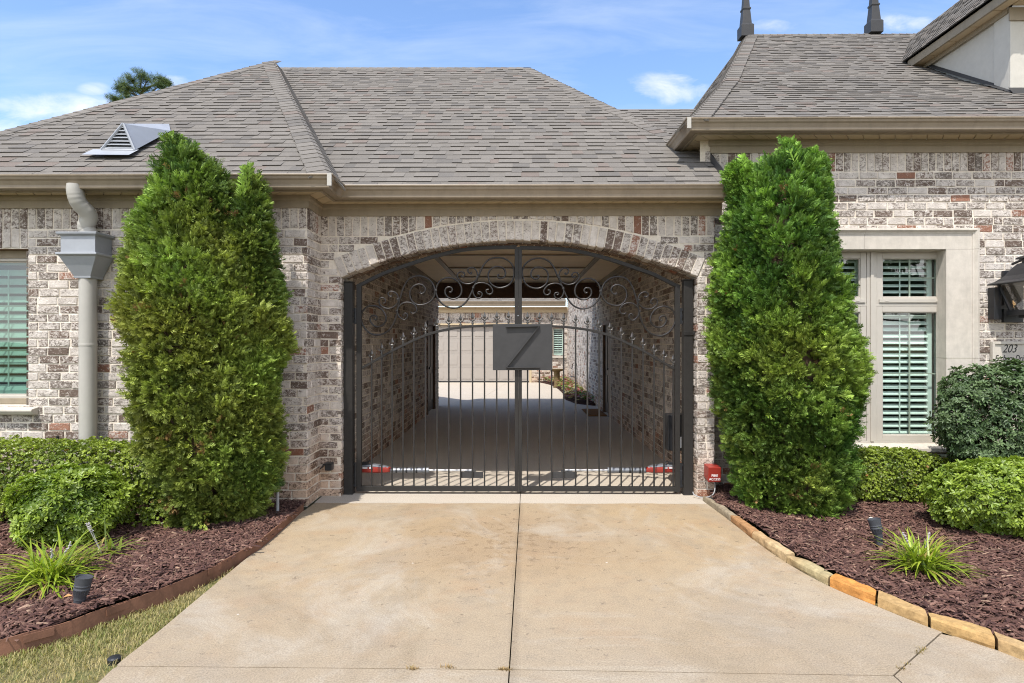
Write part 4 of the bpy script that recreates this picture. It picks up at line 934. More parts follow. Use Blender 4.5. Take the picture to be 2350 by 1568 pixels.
# gate openers
for sgn,lab in((1,'red and silver gate opener arm hinged at the left post'),(-1,'red and silver gate opener arm hinged at the right post')):
    yo=YG+.17
    P=(lambda x,y:W(x,y,yo)) if sgn>0 else (lambda x,y:W(2*1189.3-x,y,yo))
    a=P(829,1074); e=P(897,1074); t=thing('gate_opener',lab,'gate opener',(a[0],yo,a[2]),'automatic openers behind the gate')
    def section(mb,st):
        vs=[];k=12
        for x,zc,hw,hz in st:
            for j in range(k):
                an=2*math.pi*j/k; ca,sa=math.cos(an),math.sin(an)
                vs.append((x,yo+hw*math.copysign(abs(ca)**.6,ca),zc+hz*math.copysign(abs(sa)**.6,sa)))
        fs=[(i*k+j,i*k+(j+1)%k,(i+1)*k+(j+1)%k,(i+1)*k+j) for i in range(len(st)-1) for j in range(k)]+[tuple(range(k))[::-1],tuple(range(len(vs)-k,len(vs)))]
        mb.add(vs,fs)
    z0_=P(860,1074)[2]; X=lambda px:P(px,1074)[0]
    mb=MB(); section(mb,[(X(826),z0_-.010,.05,.036),(X(862),z0_-.010,.055,.040),(X(886),z0_-.014,.05,.034),(X(897),z0_-.02,.035,.022)]); mb.build('casing',RED,t,smooth=True)
    mb=MB(); section(mb,[(X(828),z0_+.024,.046,.014),(X(858),z0_+.027,.05,.017),(X(880),z0_+.016,.045,.013),(X(892),z0_+.006,.03,.008)]); mb.build('cover',SILV,t,smooth=True)
    mb=MB(); zt=P(940,1079.5)[2]; mb.lathe([(.028,0),(.028,abs(X(984)-X(896)))],(X(896),yo,zt),14,(sgn,0,0))
    for px in(910,933,956):
        bd=MB(); bd.lathe([(.0300,-.006),(.0300,.012)],(X(px),yo,zt),14,(sgn,0,0)); bd.build('band',BLACK,t,smooth=True)
    mb.lathe([(.031,-.05),(.031,.02),(.018,.022)],(X(980),yo,zt),14,(sgn,0,0)); mb.build('tube',SILV,t,smooth=True)
    mb=MB(); mb.lathe([(.011,0),(.011,abs(X(1082)-X(984)))],(X(984),yo,zt),10,(sgn,0,0)); mb.build('rod',simple('chrome_rod',(.55,.55,.55),.35,.5,.3),t,smooth=True)
    mb=MB(); mb.box(min(X(1066),X(1092)),max(X(1066),X(1092)),YG+.02,yo+.02,zt-.01,zt-.002); mb.build('end_bracket',PLATE,t)
    mb=MB(); mb.box(min(X(822),X(845)),max(X(822),X(845)),yo-.03,yo+.03,z0_+.038,z0_+.062); mb.tube([(X(840),yo,z0_+.05),(X(848),yo,z0_+.075),(X(854),yo,z0_+.05)],.008,6); mb.build('bracket',BLACK,t,bevel=.003)
    mb=MB(); mb.box(min(X(834),X(846)),max(X(834),X(846)),yo-.0585,yo-.05,z0_+.004,z0_+.016); mb.box(min(X(850),X(858)),max(X(850),X(858)),yo-.0600,yo-.05,z0_+.004,z0_+.016); mb.build('decal',WINK,t)
# control box with stickers on the passage wall, its cables
za,zb_=WZ(948,6.95),WZ(1032,6.85)
t=thing('control_box','tall black gate control box with white stickers beside the gate','control box',(PX-.08,7.0,zb_))
mb=MB(); mb.box(PX-.29,PX-.013,6.78,6.98,zb_,za); b_=mb.build('casing',BLACK,t,bevel=.008)
mb=MB(); mb.box(PX-.14,PX-.07,6.772,6.7785,za-.13,za-.07); mb.build('sticker',WINK,t); mb=MB(); mb.box(PX-.16,PX-.05,6.772,6.7785,za-.36,za-.24); mb.build('sticker',WINK,t)
lettering('lettering','X',.07,(PX-.105,6.7705,za-.295),(1,0,0),(0,0,1),INK,t)
# photo-eye on the left pier
p=W(757,1070,YA-.05); t=thing('gate_sensor','small black gate sensor box on the left brick pier','sensor',p)
mb=MB(); mb.box(p[0]-.035,p[0]+.035,YA-.11,YA-.03,p[2]-.035,p[2]+.03); mb.build('casing',BLACK,t,bevel=.006)
mb=MB(); mb.prism([(p[0]-.075,YA-.13,p[2]-.02),(p[0]-.035,YA-.13,p[2]+.03),(p[0]+.03,YA-.13,p[2]+.035),(p[0]+.03,YA-.13,p[2]+.042),(p[0]-.04,YA-.13,p[2]+.038),(p[0]-.082,YA-.13,p[2]-.016)],(0,.10,0)); mb.build('hood',BLACK,t); mb=MB(); mb.lathe([(.012,0),(.012,.05)],(p[0],YA-.04,p[2]),8,(0,1,0)); mb.build('mount',BLACK,t)
# red fire access box
a=W(1625,1070,6.15); x0=a[0]; z1=a[2]; z0_=WZ(1106,6.15)
t=thing('fire_access_box','small red metal box with white lettering on the right brick pier','box',(x0+.08,6.22,z0_))
mb=MB(); mb.prism([(x0,6.285,z1),(x0,6.13,z1-.01),(x0,6.15,z0_+.0),(x0,6.285,z0_+.03)],(.125,0,0)); mb.build('casing',RED,t,bevel=.004)
for k,s_ in enumerate(('FIRE','ACCESS')):
    lettering('lettering',s_,.036 if k==0 else .032,(x0+.0625,6.139,z0_+.055-.034*k),(1,0,0),(0,.02,1),WINK,t)
mb=MB(); mb.tube(catmull([(x0+.09,6.25,z0_+.02),(x0+.085,6.2,z0_-.05),(x0+.05,6.16,.06),(x0-.03,6.2,.02),(x0-.10,6.26,.03),(x0-.115,6.275,.06)],6),.006,6); mb.build('cable',PVC,t,smooth=True)
# capped grey conduit stake
p=G(637,1187); t=thing('conduit_stake','thin grey conduit stake with a black cap in the mulch','stake',p); zt=WZ(1077,p[1])
mb=MB(); mb.tube([p+(0,0,-.02),(p[0],p[1],zt-.04)],.0145,10); mb.build('pipe',PVC,t,smooth=True); mb=MB(); mb.lathe([(.017,0),(.017,.03),(.012,.045),(.005,.05)],(p[0],p[1],zt-.045),10); mb.build('cap',BLACK,t)
# black vent stub against the left wall
p=W(133,1012,YL-.05); mb=MB(); mb.tube([p+(0,0,-.45),p+(.0,0,-.03),p+(.012,-.02,.05)],.012,8); tag(mb.build('cable_stub',BLACK),'black cable stub sticking up behind the left hedge','cable')

# ------------------------------------------------------------------ windows, downspout, lantern, plaque
def sash(parent,x0,x1,z0,z1,y,fw=.055,mut_v=1,mut_h=1,glass=GLASS):
    """one sash: frame with glass and slim muntins"""
    f=MB()
    for a,b,c,d in((x0,x0+fw,z0,z1),(x1-fw,x1,z0,z1)): f.box(a,b,y,y+.045,c,d)
    for c,d in((z0,z0+fw),(z1-fw,z1)): f.box(x0+fw,x1-fw,y+.0005,y+.0445,c,d)
    e=.012
    for a,b,c,d in((x0+fw,x0+fw+e,z0+fw,z1-fw),(x1-fw-e,x1-fw,z0+fw,z1-fw)): f.box(a,b,y+.012,y+.04,c,d)
    for c,d in((z0+fw,z0+fw+e),(z1-fw-e,z1-fw)): f.box(x0+fw+e,x1-fw-e,y+.0125,y+.0395,c,d)
    s=f.build('sash',FRAME,parent,bevel=.004)
    g=MB(); g.quad((x0+fw+.002,y+.026,z0+fw+.002),(x1-fw-.002,y+.026,z0+fw+.002),(x1-fw-.002,y+.026,z1-fw-.002),(x0+fw+.002,y+.026,z1-fw-.002)); g.build('pane',glass,parent)
    m=MB()
    for i in range(mut_v):
        x=x0+fw+(x1-x0-2*fw)*(i+1)/(mut_v+1); m.box(x-.008,x+.008,y+.034,y+.042,z0+fw,z1-fw)
    for i in range(mut_h):
        z=z0+fw+(z1-z0-2*fw)*(i+1)/(mut_h+1); m.box(x0+fw,x1-fw,y+.0345,y+.0415,z-.007,z+.007)
    if mut_v or mut_h: m.build('muntin',FRAME,parent)
def shutters(parent,x0,x1,z0,z1,y,tilt,pitch=.064,stile=.05,mid=None):
    fr=MB()
    for a,b in((x0,x0+stile),(x1-stile,x1)): fr.box(a,b,y,y+.028,z0,z1)
    for c,d in((z0,z0+.06),(z1-.05,z1)): fr.box(x0+stile,x1-stile,y+.001,y+.027,c,d)
    fr.build('shutter',WHITE,parent,bevel=.003)
    lv=MB(); z=z0+.09
    while z<z1-.06:
        c,s=math.cos(tilt)*.031,math.sin(tilt)*.031; t=.0045
        lv.prism([(x0+stile,y+.014-c,z-s-t),(x0+stile,y+.014+c,z+s-t),(x0+stile,y+.014+c,z+s+t),(x0+stile,y+.014-c,z-s+t)],(x1-x0-2*stile,0,0)); z+=pitch
    lv.build('louvre',WHITE,parent)
    rod=MB(); xm=(x0+x1)/2; rod.box(xm-.005,xm+.005,y-.026,y-.016,z0+.1,z1-.1); rod.build('tilt_rod',WHITE,parent)
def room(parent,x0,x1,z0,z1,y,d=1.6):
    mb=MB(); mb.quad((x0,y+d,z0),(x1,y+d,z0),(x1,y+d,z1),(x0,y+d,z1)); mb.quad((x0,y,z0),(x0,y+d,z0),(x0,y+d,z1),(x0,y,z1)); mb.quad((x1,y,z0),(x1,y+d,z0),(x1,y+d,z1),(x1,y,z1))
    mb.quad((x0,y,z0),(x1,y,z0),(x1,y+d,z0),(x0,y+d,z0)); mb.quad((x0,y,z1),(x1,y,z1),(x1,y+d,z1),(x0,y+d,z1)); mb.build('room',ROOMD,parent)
# left window
mb=MB(); yw=YL+.10
mb.box(XW0,XW1,yw,yw+.06,ZW1-.075,ZW1-.001); mb.box(XW1-.055,XW1-.001,yw+.001,yw+.06,ZW0+.02,ZW1-.075); mb.box(XW0,XW0+.055,yw+.001,yw+.06,ZW0+.02,ZW1-.075); mb.box(XW0+.055,XW1-.055,yw+.002,yw+.055,ZW0+.0,ZW0+.055)
win=mb.build('window',TRIM,house,bevel=.004)
sash(win,XW0+.056,XW1-.012,ZW0+.055,ZW1-.076,yw+.012,.03,2,2,GLASS2)
shutters(win,XW1-.68,XW1-.02,ZW0+.06,ZW1-.08,yw+.11,math.radians(62),.088,.02); shutters(win,XW0,XW1-.70,ZW0+.06,ZW1-.08,yw+.11,math.radians(62),.088,.02); room(win,XW0,XW1,ZW0,ZW1,yw+.16,.8)
si=MB(); si.prism([(XW0-.1,YL+.12,ZW0-.002),(XW0-.1,YL-.09,ZW0-.03),(XW0-.1,YL-.095,ZW0-.05),(XW0-.1,YL-.07,ZW0-.085),(XW0-.1,YL+.02,ZW0-.10),(XW0-.1,YL+.12,ZW0-.10)],(XW1-XW0+.2,0,0)); si.build('sill',CAST,win,bevel=.006)
# right window
yw=YR+.13; xm=WX(2000,yw); xr=WX(2172,yw); xl=2*xm-xr; zb=WZ(1012,yw); zt=WZ(580,yw); zm0,zm1=WZ(711,yw),WZ(688,yw)
mb=MB(); mb.box(xm-.055,xm+.055,yw-.006,yw+.05,zb,zt); mb.box(xm-.018,xm+.018,yw-.020,yw-.006,zb,zt)
for a,b in((xl,xm-.055),(xm+.055,xr)): mb.box(a,b,yw-.004,yw+.05,(zm0+zm1)/2-.018,(zm0+zm1)/2+.012)
for a,b,c,d in((xl-.09,xl,zb-.03,zt+.05),(xr,xr+.03,zb-.03,zt+.05),(xl,xr,zt,zt+.05),(xl,xr,zb-.03,zb)): mb.box(a,b,yw-.01,yw+.05,c,d)
win=mb.build('window',FRAME,house,bevel=.004)
for x0,x1 in((xl+.002,xm-.057),(xm+.057,xr-.002)):
    zz=(zm0+zm1)/2
    sash(win,x0,x1,zz+.014,zt-.002,yw-.002,.062,1,1,GLASS); sash(win,x0,x1,zb+.002,zz-.020,yw-.002,.062,1,1,GLASS)
    b=MB(); b.box(x0+.02,x1-.02,yw-.016,yw-.003,zz+.02,zz+.058); 
    for q in(x0+.1,x1-.1): b.box(q-.018,q+.018,yw-.019,yw-.015,zz+.034,zz+.042)
    b.build('sash_rail',FRAME,win,bevel=.006)
    shutters(win,x0-.06,x1-.075 if x0>xm else x1+.0,zz-.01,zt+.03,yw+.12,math.radians(26),.068); shutters(win,x0-.06,x1-.075 if x0>xm else x1,zb,zz-.012,yw+.12,math.radians(33),.0705)
room(win,xl-.1,xr+.06,zb-.05,zt+.1,yw+.20,1.8)
mb=MB(); mb.box(xr-.02,xr+.02,yw+.08,yw+.17,zb,zt); mb.build('side_jamb',WHITE,win)
su=MB(); so2=.155
xo0,xo1=RX0,RX1; zt1=RZ1; zin=WZ(574,YR); xi1=WX(2168,YR); xi0=xo0+(xo1-xi1)
prof=[(0,.0),(.0,-.055),(.028,-.055),(.034,-.042),(.042,-.03),(.055,-.03),(.058,-.022),(.19,-.022),(.2,-.022)]
def bar(p,q,wv,wid,split=None):
    """moulded stone band from p to q; wv points from the outer edge inward"""
    p,q,wv=np.array(p,float),np.array(q,float),np.array(wv,float)
    pr=[(0,.02),(0,-.052),(.020,-.056),(.032,-.046),(.044,-.033),(.056,-.031),(.059,-.024),(wid,-.024),(wid,.14),(wid-.02,.14),(wid-.02,.02)]
    vs=[b+wv*a+np.array([0,d,0]) for b in(p,q) for a,d in pr]; k=len(pr)
    return vs,[(j,(j+1)%k,k+(j+1)%k,k+j) for j in range(k)]+[tuple(range(k))[::-1],tuple(range(k,2*k))]
xs_=WX(2000,YR)-.25+.12; xj=WX(1944,YR)+.5
hw=zt1-zin; sw=xo1-xi1
for a,b in((xo0,xm-.16),(xm-.157,xo1)):
    vs,fs=bar((a,YR,zt1),(b,YR,zt1),(0,0,-1),hw); 
    # mitred look: side mouldings return on the head
    su.add(vs,fs)
zj=WZ(822,YR); zs0=WZ(1020,YR)
for xo,sg in((xo0,1),(xo1,-1)):
    for a,b in((zs0,zj-.002),(zj+.002,zin-.002)):
        vs,fs=bar((xo,YR,a),(xo,YR,b),(sg,0,0),sw); su.add(vs,fs)
    vs,fs=bar((xo,YR-.0015,zin),(xo,YR-.0015,zt1+.001),(sg,0,0),.06); su.add(vs,fs)
su.build('stone_surround',CAST,win,bevel=.003)
si=MB(); si.prism([(xo0-.1,YR+.15,zs0),(xo0-.1,YR-.10,zs0-.02),(xo0-.1,YR-.105,zs0-.06),(xo0-.1,YR-.05,zs0-.09),(xo0-.1,YR+.15,zs0-.09)],(xo1-xo0+.03,0,0)); si.build('sill',CAST,win,bevel=.006)

# downspout with conductor head
yd=YL-.115; xd=WX(202,yd); 
zt_=ZF1-.01
mb=MB(); mb.lathe([(.074,0.0),(.074,WZ(632,yd)-.02)],(xd,yd,0),24)
for z in(.4,1.55): mb.lathe([(.076,-.012),(.078,0),(.076,.012)],(xd,yd,z),24)
ds=mb.build('downspout',PIPE,house,smooth=True)
hd=MB(); zh=WZ(632,yd)-.03; za=WZ(588,yd); zb2=WZ(542,yd)
def ring(hw,hd_,z): return [(xd-hw,yd-hd_,z),(xd+hw,yd-hd_,z),(xd+hw,yd+.10,z),(xd-hw,yd+.10,z)]
def loft(st):
    vs=[];k=4
    for s_ in st: vs+=ring(*s_)
    hd.add(vs,[(i*k+j,i*k+(j+1)%k,(i+1)*k+(j+1)%k,(i+1)*k+j) for i in range(len(st)-1) for j in range(k)]+[(0,1,2,3)[::-1],tuple(range(len(vs)-4,len(vs)))])
loft([(.078,.078,zh),(.080,.080,zh+.02),(.172,.145,za-.012),(.190,.165,za),(.190,.165,za+.018),(.160,.135,za+.022),(.160,.135,zb2-.018),(.165,.14,zb2-.012),(.185,.16,zb2),(.188,.163,zb2+.02),(.15,.12,zb2+.02)])
hd.build('conductor_head',ZINC,ds,bevel=.003)
el=MB(); yg=YL-OV+.085; xe=WX(173,yg); pts=catmull([(xe,yg,ZF1+.04),(xe,yg,ZF1-.03),(xe+.012,yg+.03,ZF1-.12),(xe+.05,yg+.11,ZF1-.22),(xd-.02,yd-.0,ZF1-.31),(xd+.005,yd+.01,ZF1-.37),(xd+.005,yd+.01,zb2+.01)],10)
rad=[.070+(0.0016 if (i//2)%2 else 0)*(1 if 10<i<48 else 0) for i in range(len(pts))]
el.tube(pts,rad,22); el.build('elbow',PIPE,ds,smooth=True)

# wall lantern
lx,ly=5.235,6.33; zc0=WZ(730,ly); zc1=WZ(652,ly)
t=thing('wall_lantern','large black wall lantern with tapered glass and lit candle bulbs','lantern',(lx,ly,zc0))
fr=MB(); wb,wt=.125,.195
zg0=WZ(712,ly); zg1=WZ(650,ly)
for sx in(-1,1):
    for sy in(-1,1):
        fr.tube([(lx+sx*wb,ly+sy*wb,zg0),(lx+sx*wt,ly+sy*wt,zg1)],.011,4,square=True)
fr.box(lx-wb-.02,lx+wb+.02,ly-wb-.02,ly+wb+.02,zg0-.05,zg0); fr.box(lx-.08,lx+.08,ly-.08,ly+.08,zg0-.08,zg0-.05)
fr.build('frame',BLACK,t,bevel=.003)
cp=MB(); prof=[(wt+.07,zg1-.006),(wt+.07,zg1+.004),(wt+.02,zg1+.03),(wt-.03,zg1+.08),(wt-.07,zg1+.15),(.085,zg1+.205),(.06,zg1+.21),(.06,zg1+.24),(.10,zg1+.25),(.095,zg1+.265),(.02,zg1+.30)]
vs=[];k=4
for r,z in prof: vs+=[(lx-r,ly-r,z),(lx+r,ly-r,z),(lx+r,ly+r,z),(lx-r,ly+r,z)]
cp.add(vs,[(i*k+j,i*k+(j+1)%k,(i+1)*k+(j+1)%k,(i+1)*k+j) for i in range(len(prof)-1) for j in range(k)]+[(0,1,2,3)[::-1],tuple(range(len(vs)-4,len(vs)))])
cp.build('cap',BLACK,t,bevel=.003)
gl_=MB(); a,b=wb-.004,wt-.004
for s in range(4):
    q=[(-1,-1),(1,-1),(1,1),(-1,1)]; p,r=q[s],q[(s+1)%4]
    gl_.quad((lx+p[0]*a,ly+p[1]*a,zg0),(lx+r[0]*a,ly+r[1]*a,zg0),(lx+r[0]*b,ly+r[1]*b,zg1),(lx+p[0]*b,ly+p[1]*b,zg1))
gl_.build('glass',LGLASS,t)
bp=MB(); bp.box(lx-wt-.045,lx-wt+.03,YR-.10,YR-.012,zg0-.09,zg1-.03); bp.box(lx-.1,lx+.1,YR-.05,YR-.012,zg0-.12,zg1+.15); bp.box(lx-wt,lx-.1,YR-.06,YR-.02,zg0+.02,zg0+.06); bp.tube([(lx,YR-.03,zg1+.22),(lx,ly,zg1+.28)],.014,6); bp.build('wall_bracket',BLACK,t,bevel=.003)
for dx,dy in((-.055,-.03),(.05,.0),(0,.06)):
    c=MB(); c.lathe([(.013,zg0),(.013,zg0+.10)],(lx+dx,ly+dy,0),10); cd=c.build('candle',simple('ivory_sleeve',(.6,.52,.36),.5),t)
    c=MB(); c.lathe([(.006,0),(.013,.012),(.012,.028),(.004,.055),(0,.062)],(lx+dx,ly+dy,zg0+.102),10); c.build('bulb',BULB,cd,smooth=True)
# address plaque
x0=WX(2274,YR-.03); zt_=WZ(784,YR-.03)
t=thing('address_plaque','cast stone address plaque with black script on the brick wall','plaque',(x0+.45,YR-.03,zt_-.5))
mb=MB(); mb.box(x0,x0+.9,YR-.04,YR-.012,zt_-.56,zt_)
for a,b,c,d in((x0,x0+.9,zt_-.028,zt_),(x0,x0+.9,zt_-.56,zt_-.532),(x0,x0+.028,zt_-.532,zt_-.028),(x0+.872,x0+.9,zt_-.532,zt_-.028)): mb.box(a,b,YR-.055,YR-.0405,c,d)
mb.build('plaque',CAST,t,bevel=.003)
xc_=WX(2316,YR-.04)
lettering('lettering','203',.125,(xc_,YR-.0415,WZ(809,YR)),(1,0,0),(0,0,1),INK,t,.38,.8)
lettering('lettering','Ensbury Drive',.098,(xc_+.02,YR-.0415,WZ(829,YR)),(1,0,0),(0,0,1),INK,t,.42,.62)

# ------------------------------------------------------------------ rear court: garage, bird bath, hook, flower bed, mat
ga=thing('garage','brick garage with a pale panelled door across the rear court','garage',(-1,YB,0))
gx1=WX(1214.5,YB); gx0=gx1-4.9; gz1=WZ(746,YB)
w=Wall((0,YB,0),(1,0,0),(0,-1,0)); zfr=WZ(718,YB); wx0,wx1,wz0,wz1=WX(1268,YB),WX(1294,YB),WZ(817,YB),WZ(752,YB)
w.rows(0,zfr-.2,lambda z:([(gx1,PX)] if z<wz0 or z>wz1 else [(gx1,wx0),(wx1,PX)]) if z<gz1 else [(-7,PX)]); w.soldier(-7,PX,zfr-.2,zfr)
w.mortar(gx1,wx0,0,zfr+.1); w.mortar(wx1,PX,0,zfr+.1); w.mortar(wx0,wx1,0,wz0); w.mortar(wx0,wx1,wz1,zfr+.1); w.mortar(-7,gx1,gz1,zfr+.1); w.mortar(-7,gx0,0,gz1); w.build(ga)
mb=MB(); nr,nc=4,9; ph=(gz1-.03)/nr; pw=(gx1-gx0)/nc
mb.box(gx0,gx1,YB+.12,YB+.15,.03,gz1); 
for r in range(nr):
    mb.box(gx0,gx1,YB+.112,YB+.119,.03+ph*r+.012,.03+ph*(r+1)-.012)
    for c in range(nc):
        x=gx0+pw*c+.07; z=.03+ph*r+.10; mb.box(x,x+pw-.14,YB+.100,YB+.111,z,z+ph-.2)
gd=mb.build('garage_door',DOORP,ga,bevel=.006)
mb=MB(); mb.box(gx0,gx1,YB+.10,YB+.16,0,.04); mb.build('bottom_seal',BLACK,gd)
mb=MB(); mb.box(gx1,gx1+.09,YB-.03,YB+.14,0,gz1); mb.box(gx0-.09,gx0,YB-.03,YB+.14,0,gz1); mb.box(gx0-.09,gx1+.09,YB-.028,YB+.14,gz1,gz1+.06); mb.build('door_frame',SOFFIT,ga)
mb=MB(); mb.box(-7,PX,YB-.10,YB+.2,WZ(717,YB),WZ(706,YB)); mb.box(-7,PX-.05,YB-.30,YB,WZ(707,YB),WZ(705.5,YB)); mb.build('frieze_board',SOFFIT,ga)
mb=MB(); sweep(mb,[(a,z*1.5) for a,z in gutter_profile()],[(-7,YB-.28,WZ(693,YB)),(PX-.1,YB-.28,WZ(693,YB))],[(0,-1,0),(0,-1,0)]); mb.build('gutter',GUTTER,ga)
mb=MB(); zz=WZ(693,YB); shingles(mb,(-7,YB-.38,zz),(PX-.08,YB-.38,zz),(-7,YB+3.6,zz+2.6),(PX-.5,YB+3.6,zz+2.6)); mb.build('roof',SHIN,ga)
mb=MB(); mb.box(wx0,wx1,YB+.04,YB+.09,wz1-.05,wz1); mb.box(wx0,wx0+.04,YB+.04,YB+.09,wz0,wz1); mb.box(wx1-.04,wx1,YB+.04,YB+.09,wz0,wz1); gw=mb.build('window',FRAME,ga)
mb=MB(); mb.quad((wx0,YB+.06,wz0),(wx1,YB+.06,wz0),(wx1,YB+.06,wz1),(wx0,YB+.06,wz1)); mb.build('pane',GLASS,gw)
shutters(gw,wx0+.03,wx1-.03,wz0+.02,wz1-.04,YB+.12,math.radians(30),.085,.03)
mb=MB(); mb.box(wx0-.08,wx1+.08,YB-.08,YB+.08,wz0-.08,wz0); mb.build('sill',CAST,gw); room(gw,wx0-.3,wx1+.02,wz0-.2,wz1+.2,YB+.2,1)
# doormat
mb=MB(); mb.box(1.49,1.90,13.05,14.35,.004,.022); tag(mb.build('doormat',COIR,bevel=.006),'brown coir doormat by the dark side door of the passage','doormat')
# bird bath
p=np.array([WX(1278,21.2),21.2,0]); t=thing('bird_bath','brown pedestal bird bath in front of the rear brick wall','bird bath',p)
BATH=simple('weathered_brown_resin',(.14,.10,.045),.8,.2,0,.3,12)
zt_=WZ(847,21.2)
mb=MB(); mb.lathe([(.13,0),(.13,.05),(.10,.07),(.09,.1),(.105,zt_-.18),(.10,zt_-.12),(.12,zt_-.09)],p,14); mb.build('pedestal',BATH,t,smooth=True); mb=MB(); mb.lathe([(.1,zt_-.09),(.2,zt_-.06),(.255,zt_-.01),(.26,zt_),(.235,zt_),(.18,zt_-.03),(0,zt_-.045)],p,20); mb.build('bowl',BATH,t,smooth=True)
# shepherd hook
p=np.array([1.66,17.2,0]); zt_=WZ(833,17.2); t=thing('shepherd_hook','thin black shepherd hook standing in the rear flower bed','garden hook',p)
mb=MB(); mb.tube(catmull([p,p+(0,0,zt_-.15),p+(-.02,0,zt_-.04),p+(-.07,0,zt_),p+(-.12,0,zt_-.04),p+(-.13,0,zt_-.13),p+(-.15,0,zt_-.16),p+(-.17,0,zt_-.13)],6),.009,6); mb.build('pole',IRON,t,smooth=True); mb=MB(); mb.lathe([(.002,0),(.12,-.02),(.002,-.035)],p+(-.13,0,.62),12); mb.build('hanging_dish',IRON,t)
# flower bed
fpx=[(1234,877),(1269,886),(1291,903),(1296,916),(1310,922),(1324,927),(1370,932)]
fb=[G(*q) for q in fpx]; fb=[p for p in catmull(fb,4) if p[0]<PX-.02]; fpoly=fb+[np.array([PX-.02,fb[-1][1],0]),np.array([PX-.02,YB-.05,0]),np.array([fb[0][0],YB-.05,0])]
mb=MB(); mb.prism([np.array([p[0],p[1],.0]) for p in fpoly],(0,0,.05)); kind(mb.build('flower_bed_soil',SOIL),'structure')
n=2600; P=np.stack([rng.uniform(.8,PX,n),rng.uniform(14,YB,n)],1); P=P[inside(P,fpoly)]; n=len(P)
P=np.column_stack([P,.10+.16*rng.random(n)])
lf=(np.array([(0,0,0),(.45,.45,.05),(0,1,-.15),(-.45,.45,.05)],float),np.array([(0,1,2,3)]))
a=rng.uniform(0,6.28,n); cols=np.where(rng.random((n,1))<.30,np.array([.34,.10,.12]),np.where(rng.random((n,1))<.5,np.array([.15,.22,.05]),np.array([.35,.30,.16])))*rng.uniform(.6,1.2,(n,1))
V,Fq,Cc=scatter(lf,P,np.stack([np.cos(a),np.sin(a),rng.uniform(-.2,.6,n)],1),np.tile([0,0,1.],(n,1))+rng.normal(0,.3,(n,3)),rng.uniform(.07,.14,n),cols)
kind(npmesh('coleus_bedding',V,Fq,Cc,AZ),'stuff')

# ------------------------------------------------------------------ plants
def frond(seed):
    """flat feathery conifer spray, unit length"""
    r=np.random.default_rng(seed); V=[];Fq=[]
    def lf(b,d,l,w_,z):
        o=len(V); d=np.array(d,float)/np.linalg.norm(d); s=np.array([-d[1],d[0]]); b=np.array(b,float)
        m=b+d*l*.55; t=b+d*l
        V.extend([(*b,z),(*(m+s*w_),z+.03),(*t,z-.02),(*(m-s*w_),z-.03)]); Fq.append((o,o+1,o+2,o+3))
    lf((0,0),(0,1),1.0,.05,0)
    for k in range(6):
        y=.10+.135*k
        for sg in(-1,1):
            a=r.uniform(.55,.95); l=(.50-.05*k)*r.uniform(.8,1.15); lf((0,y+r.uniform(-.03,.03)),(sg*math.sin(a),math.cos(a)),l,.040,r.uniform(-.10,.10))
    return np.array(V,float),np.array(Fq)
FR=[frond(i) for i in range(5)]
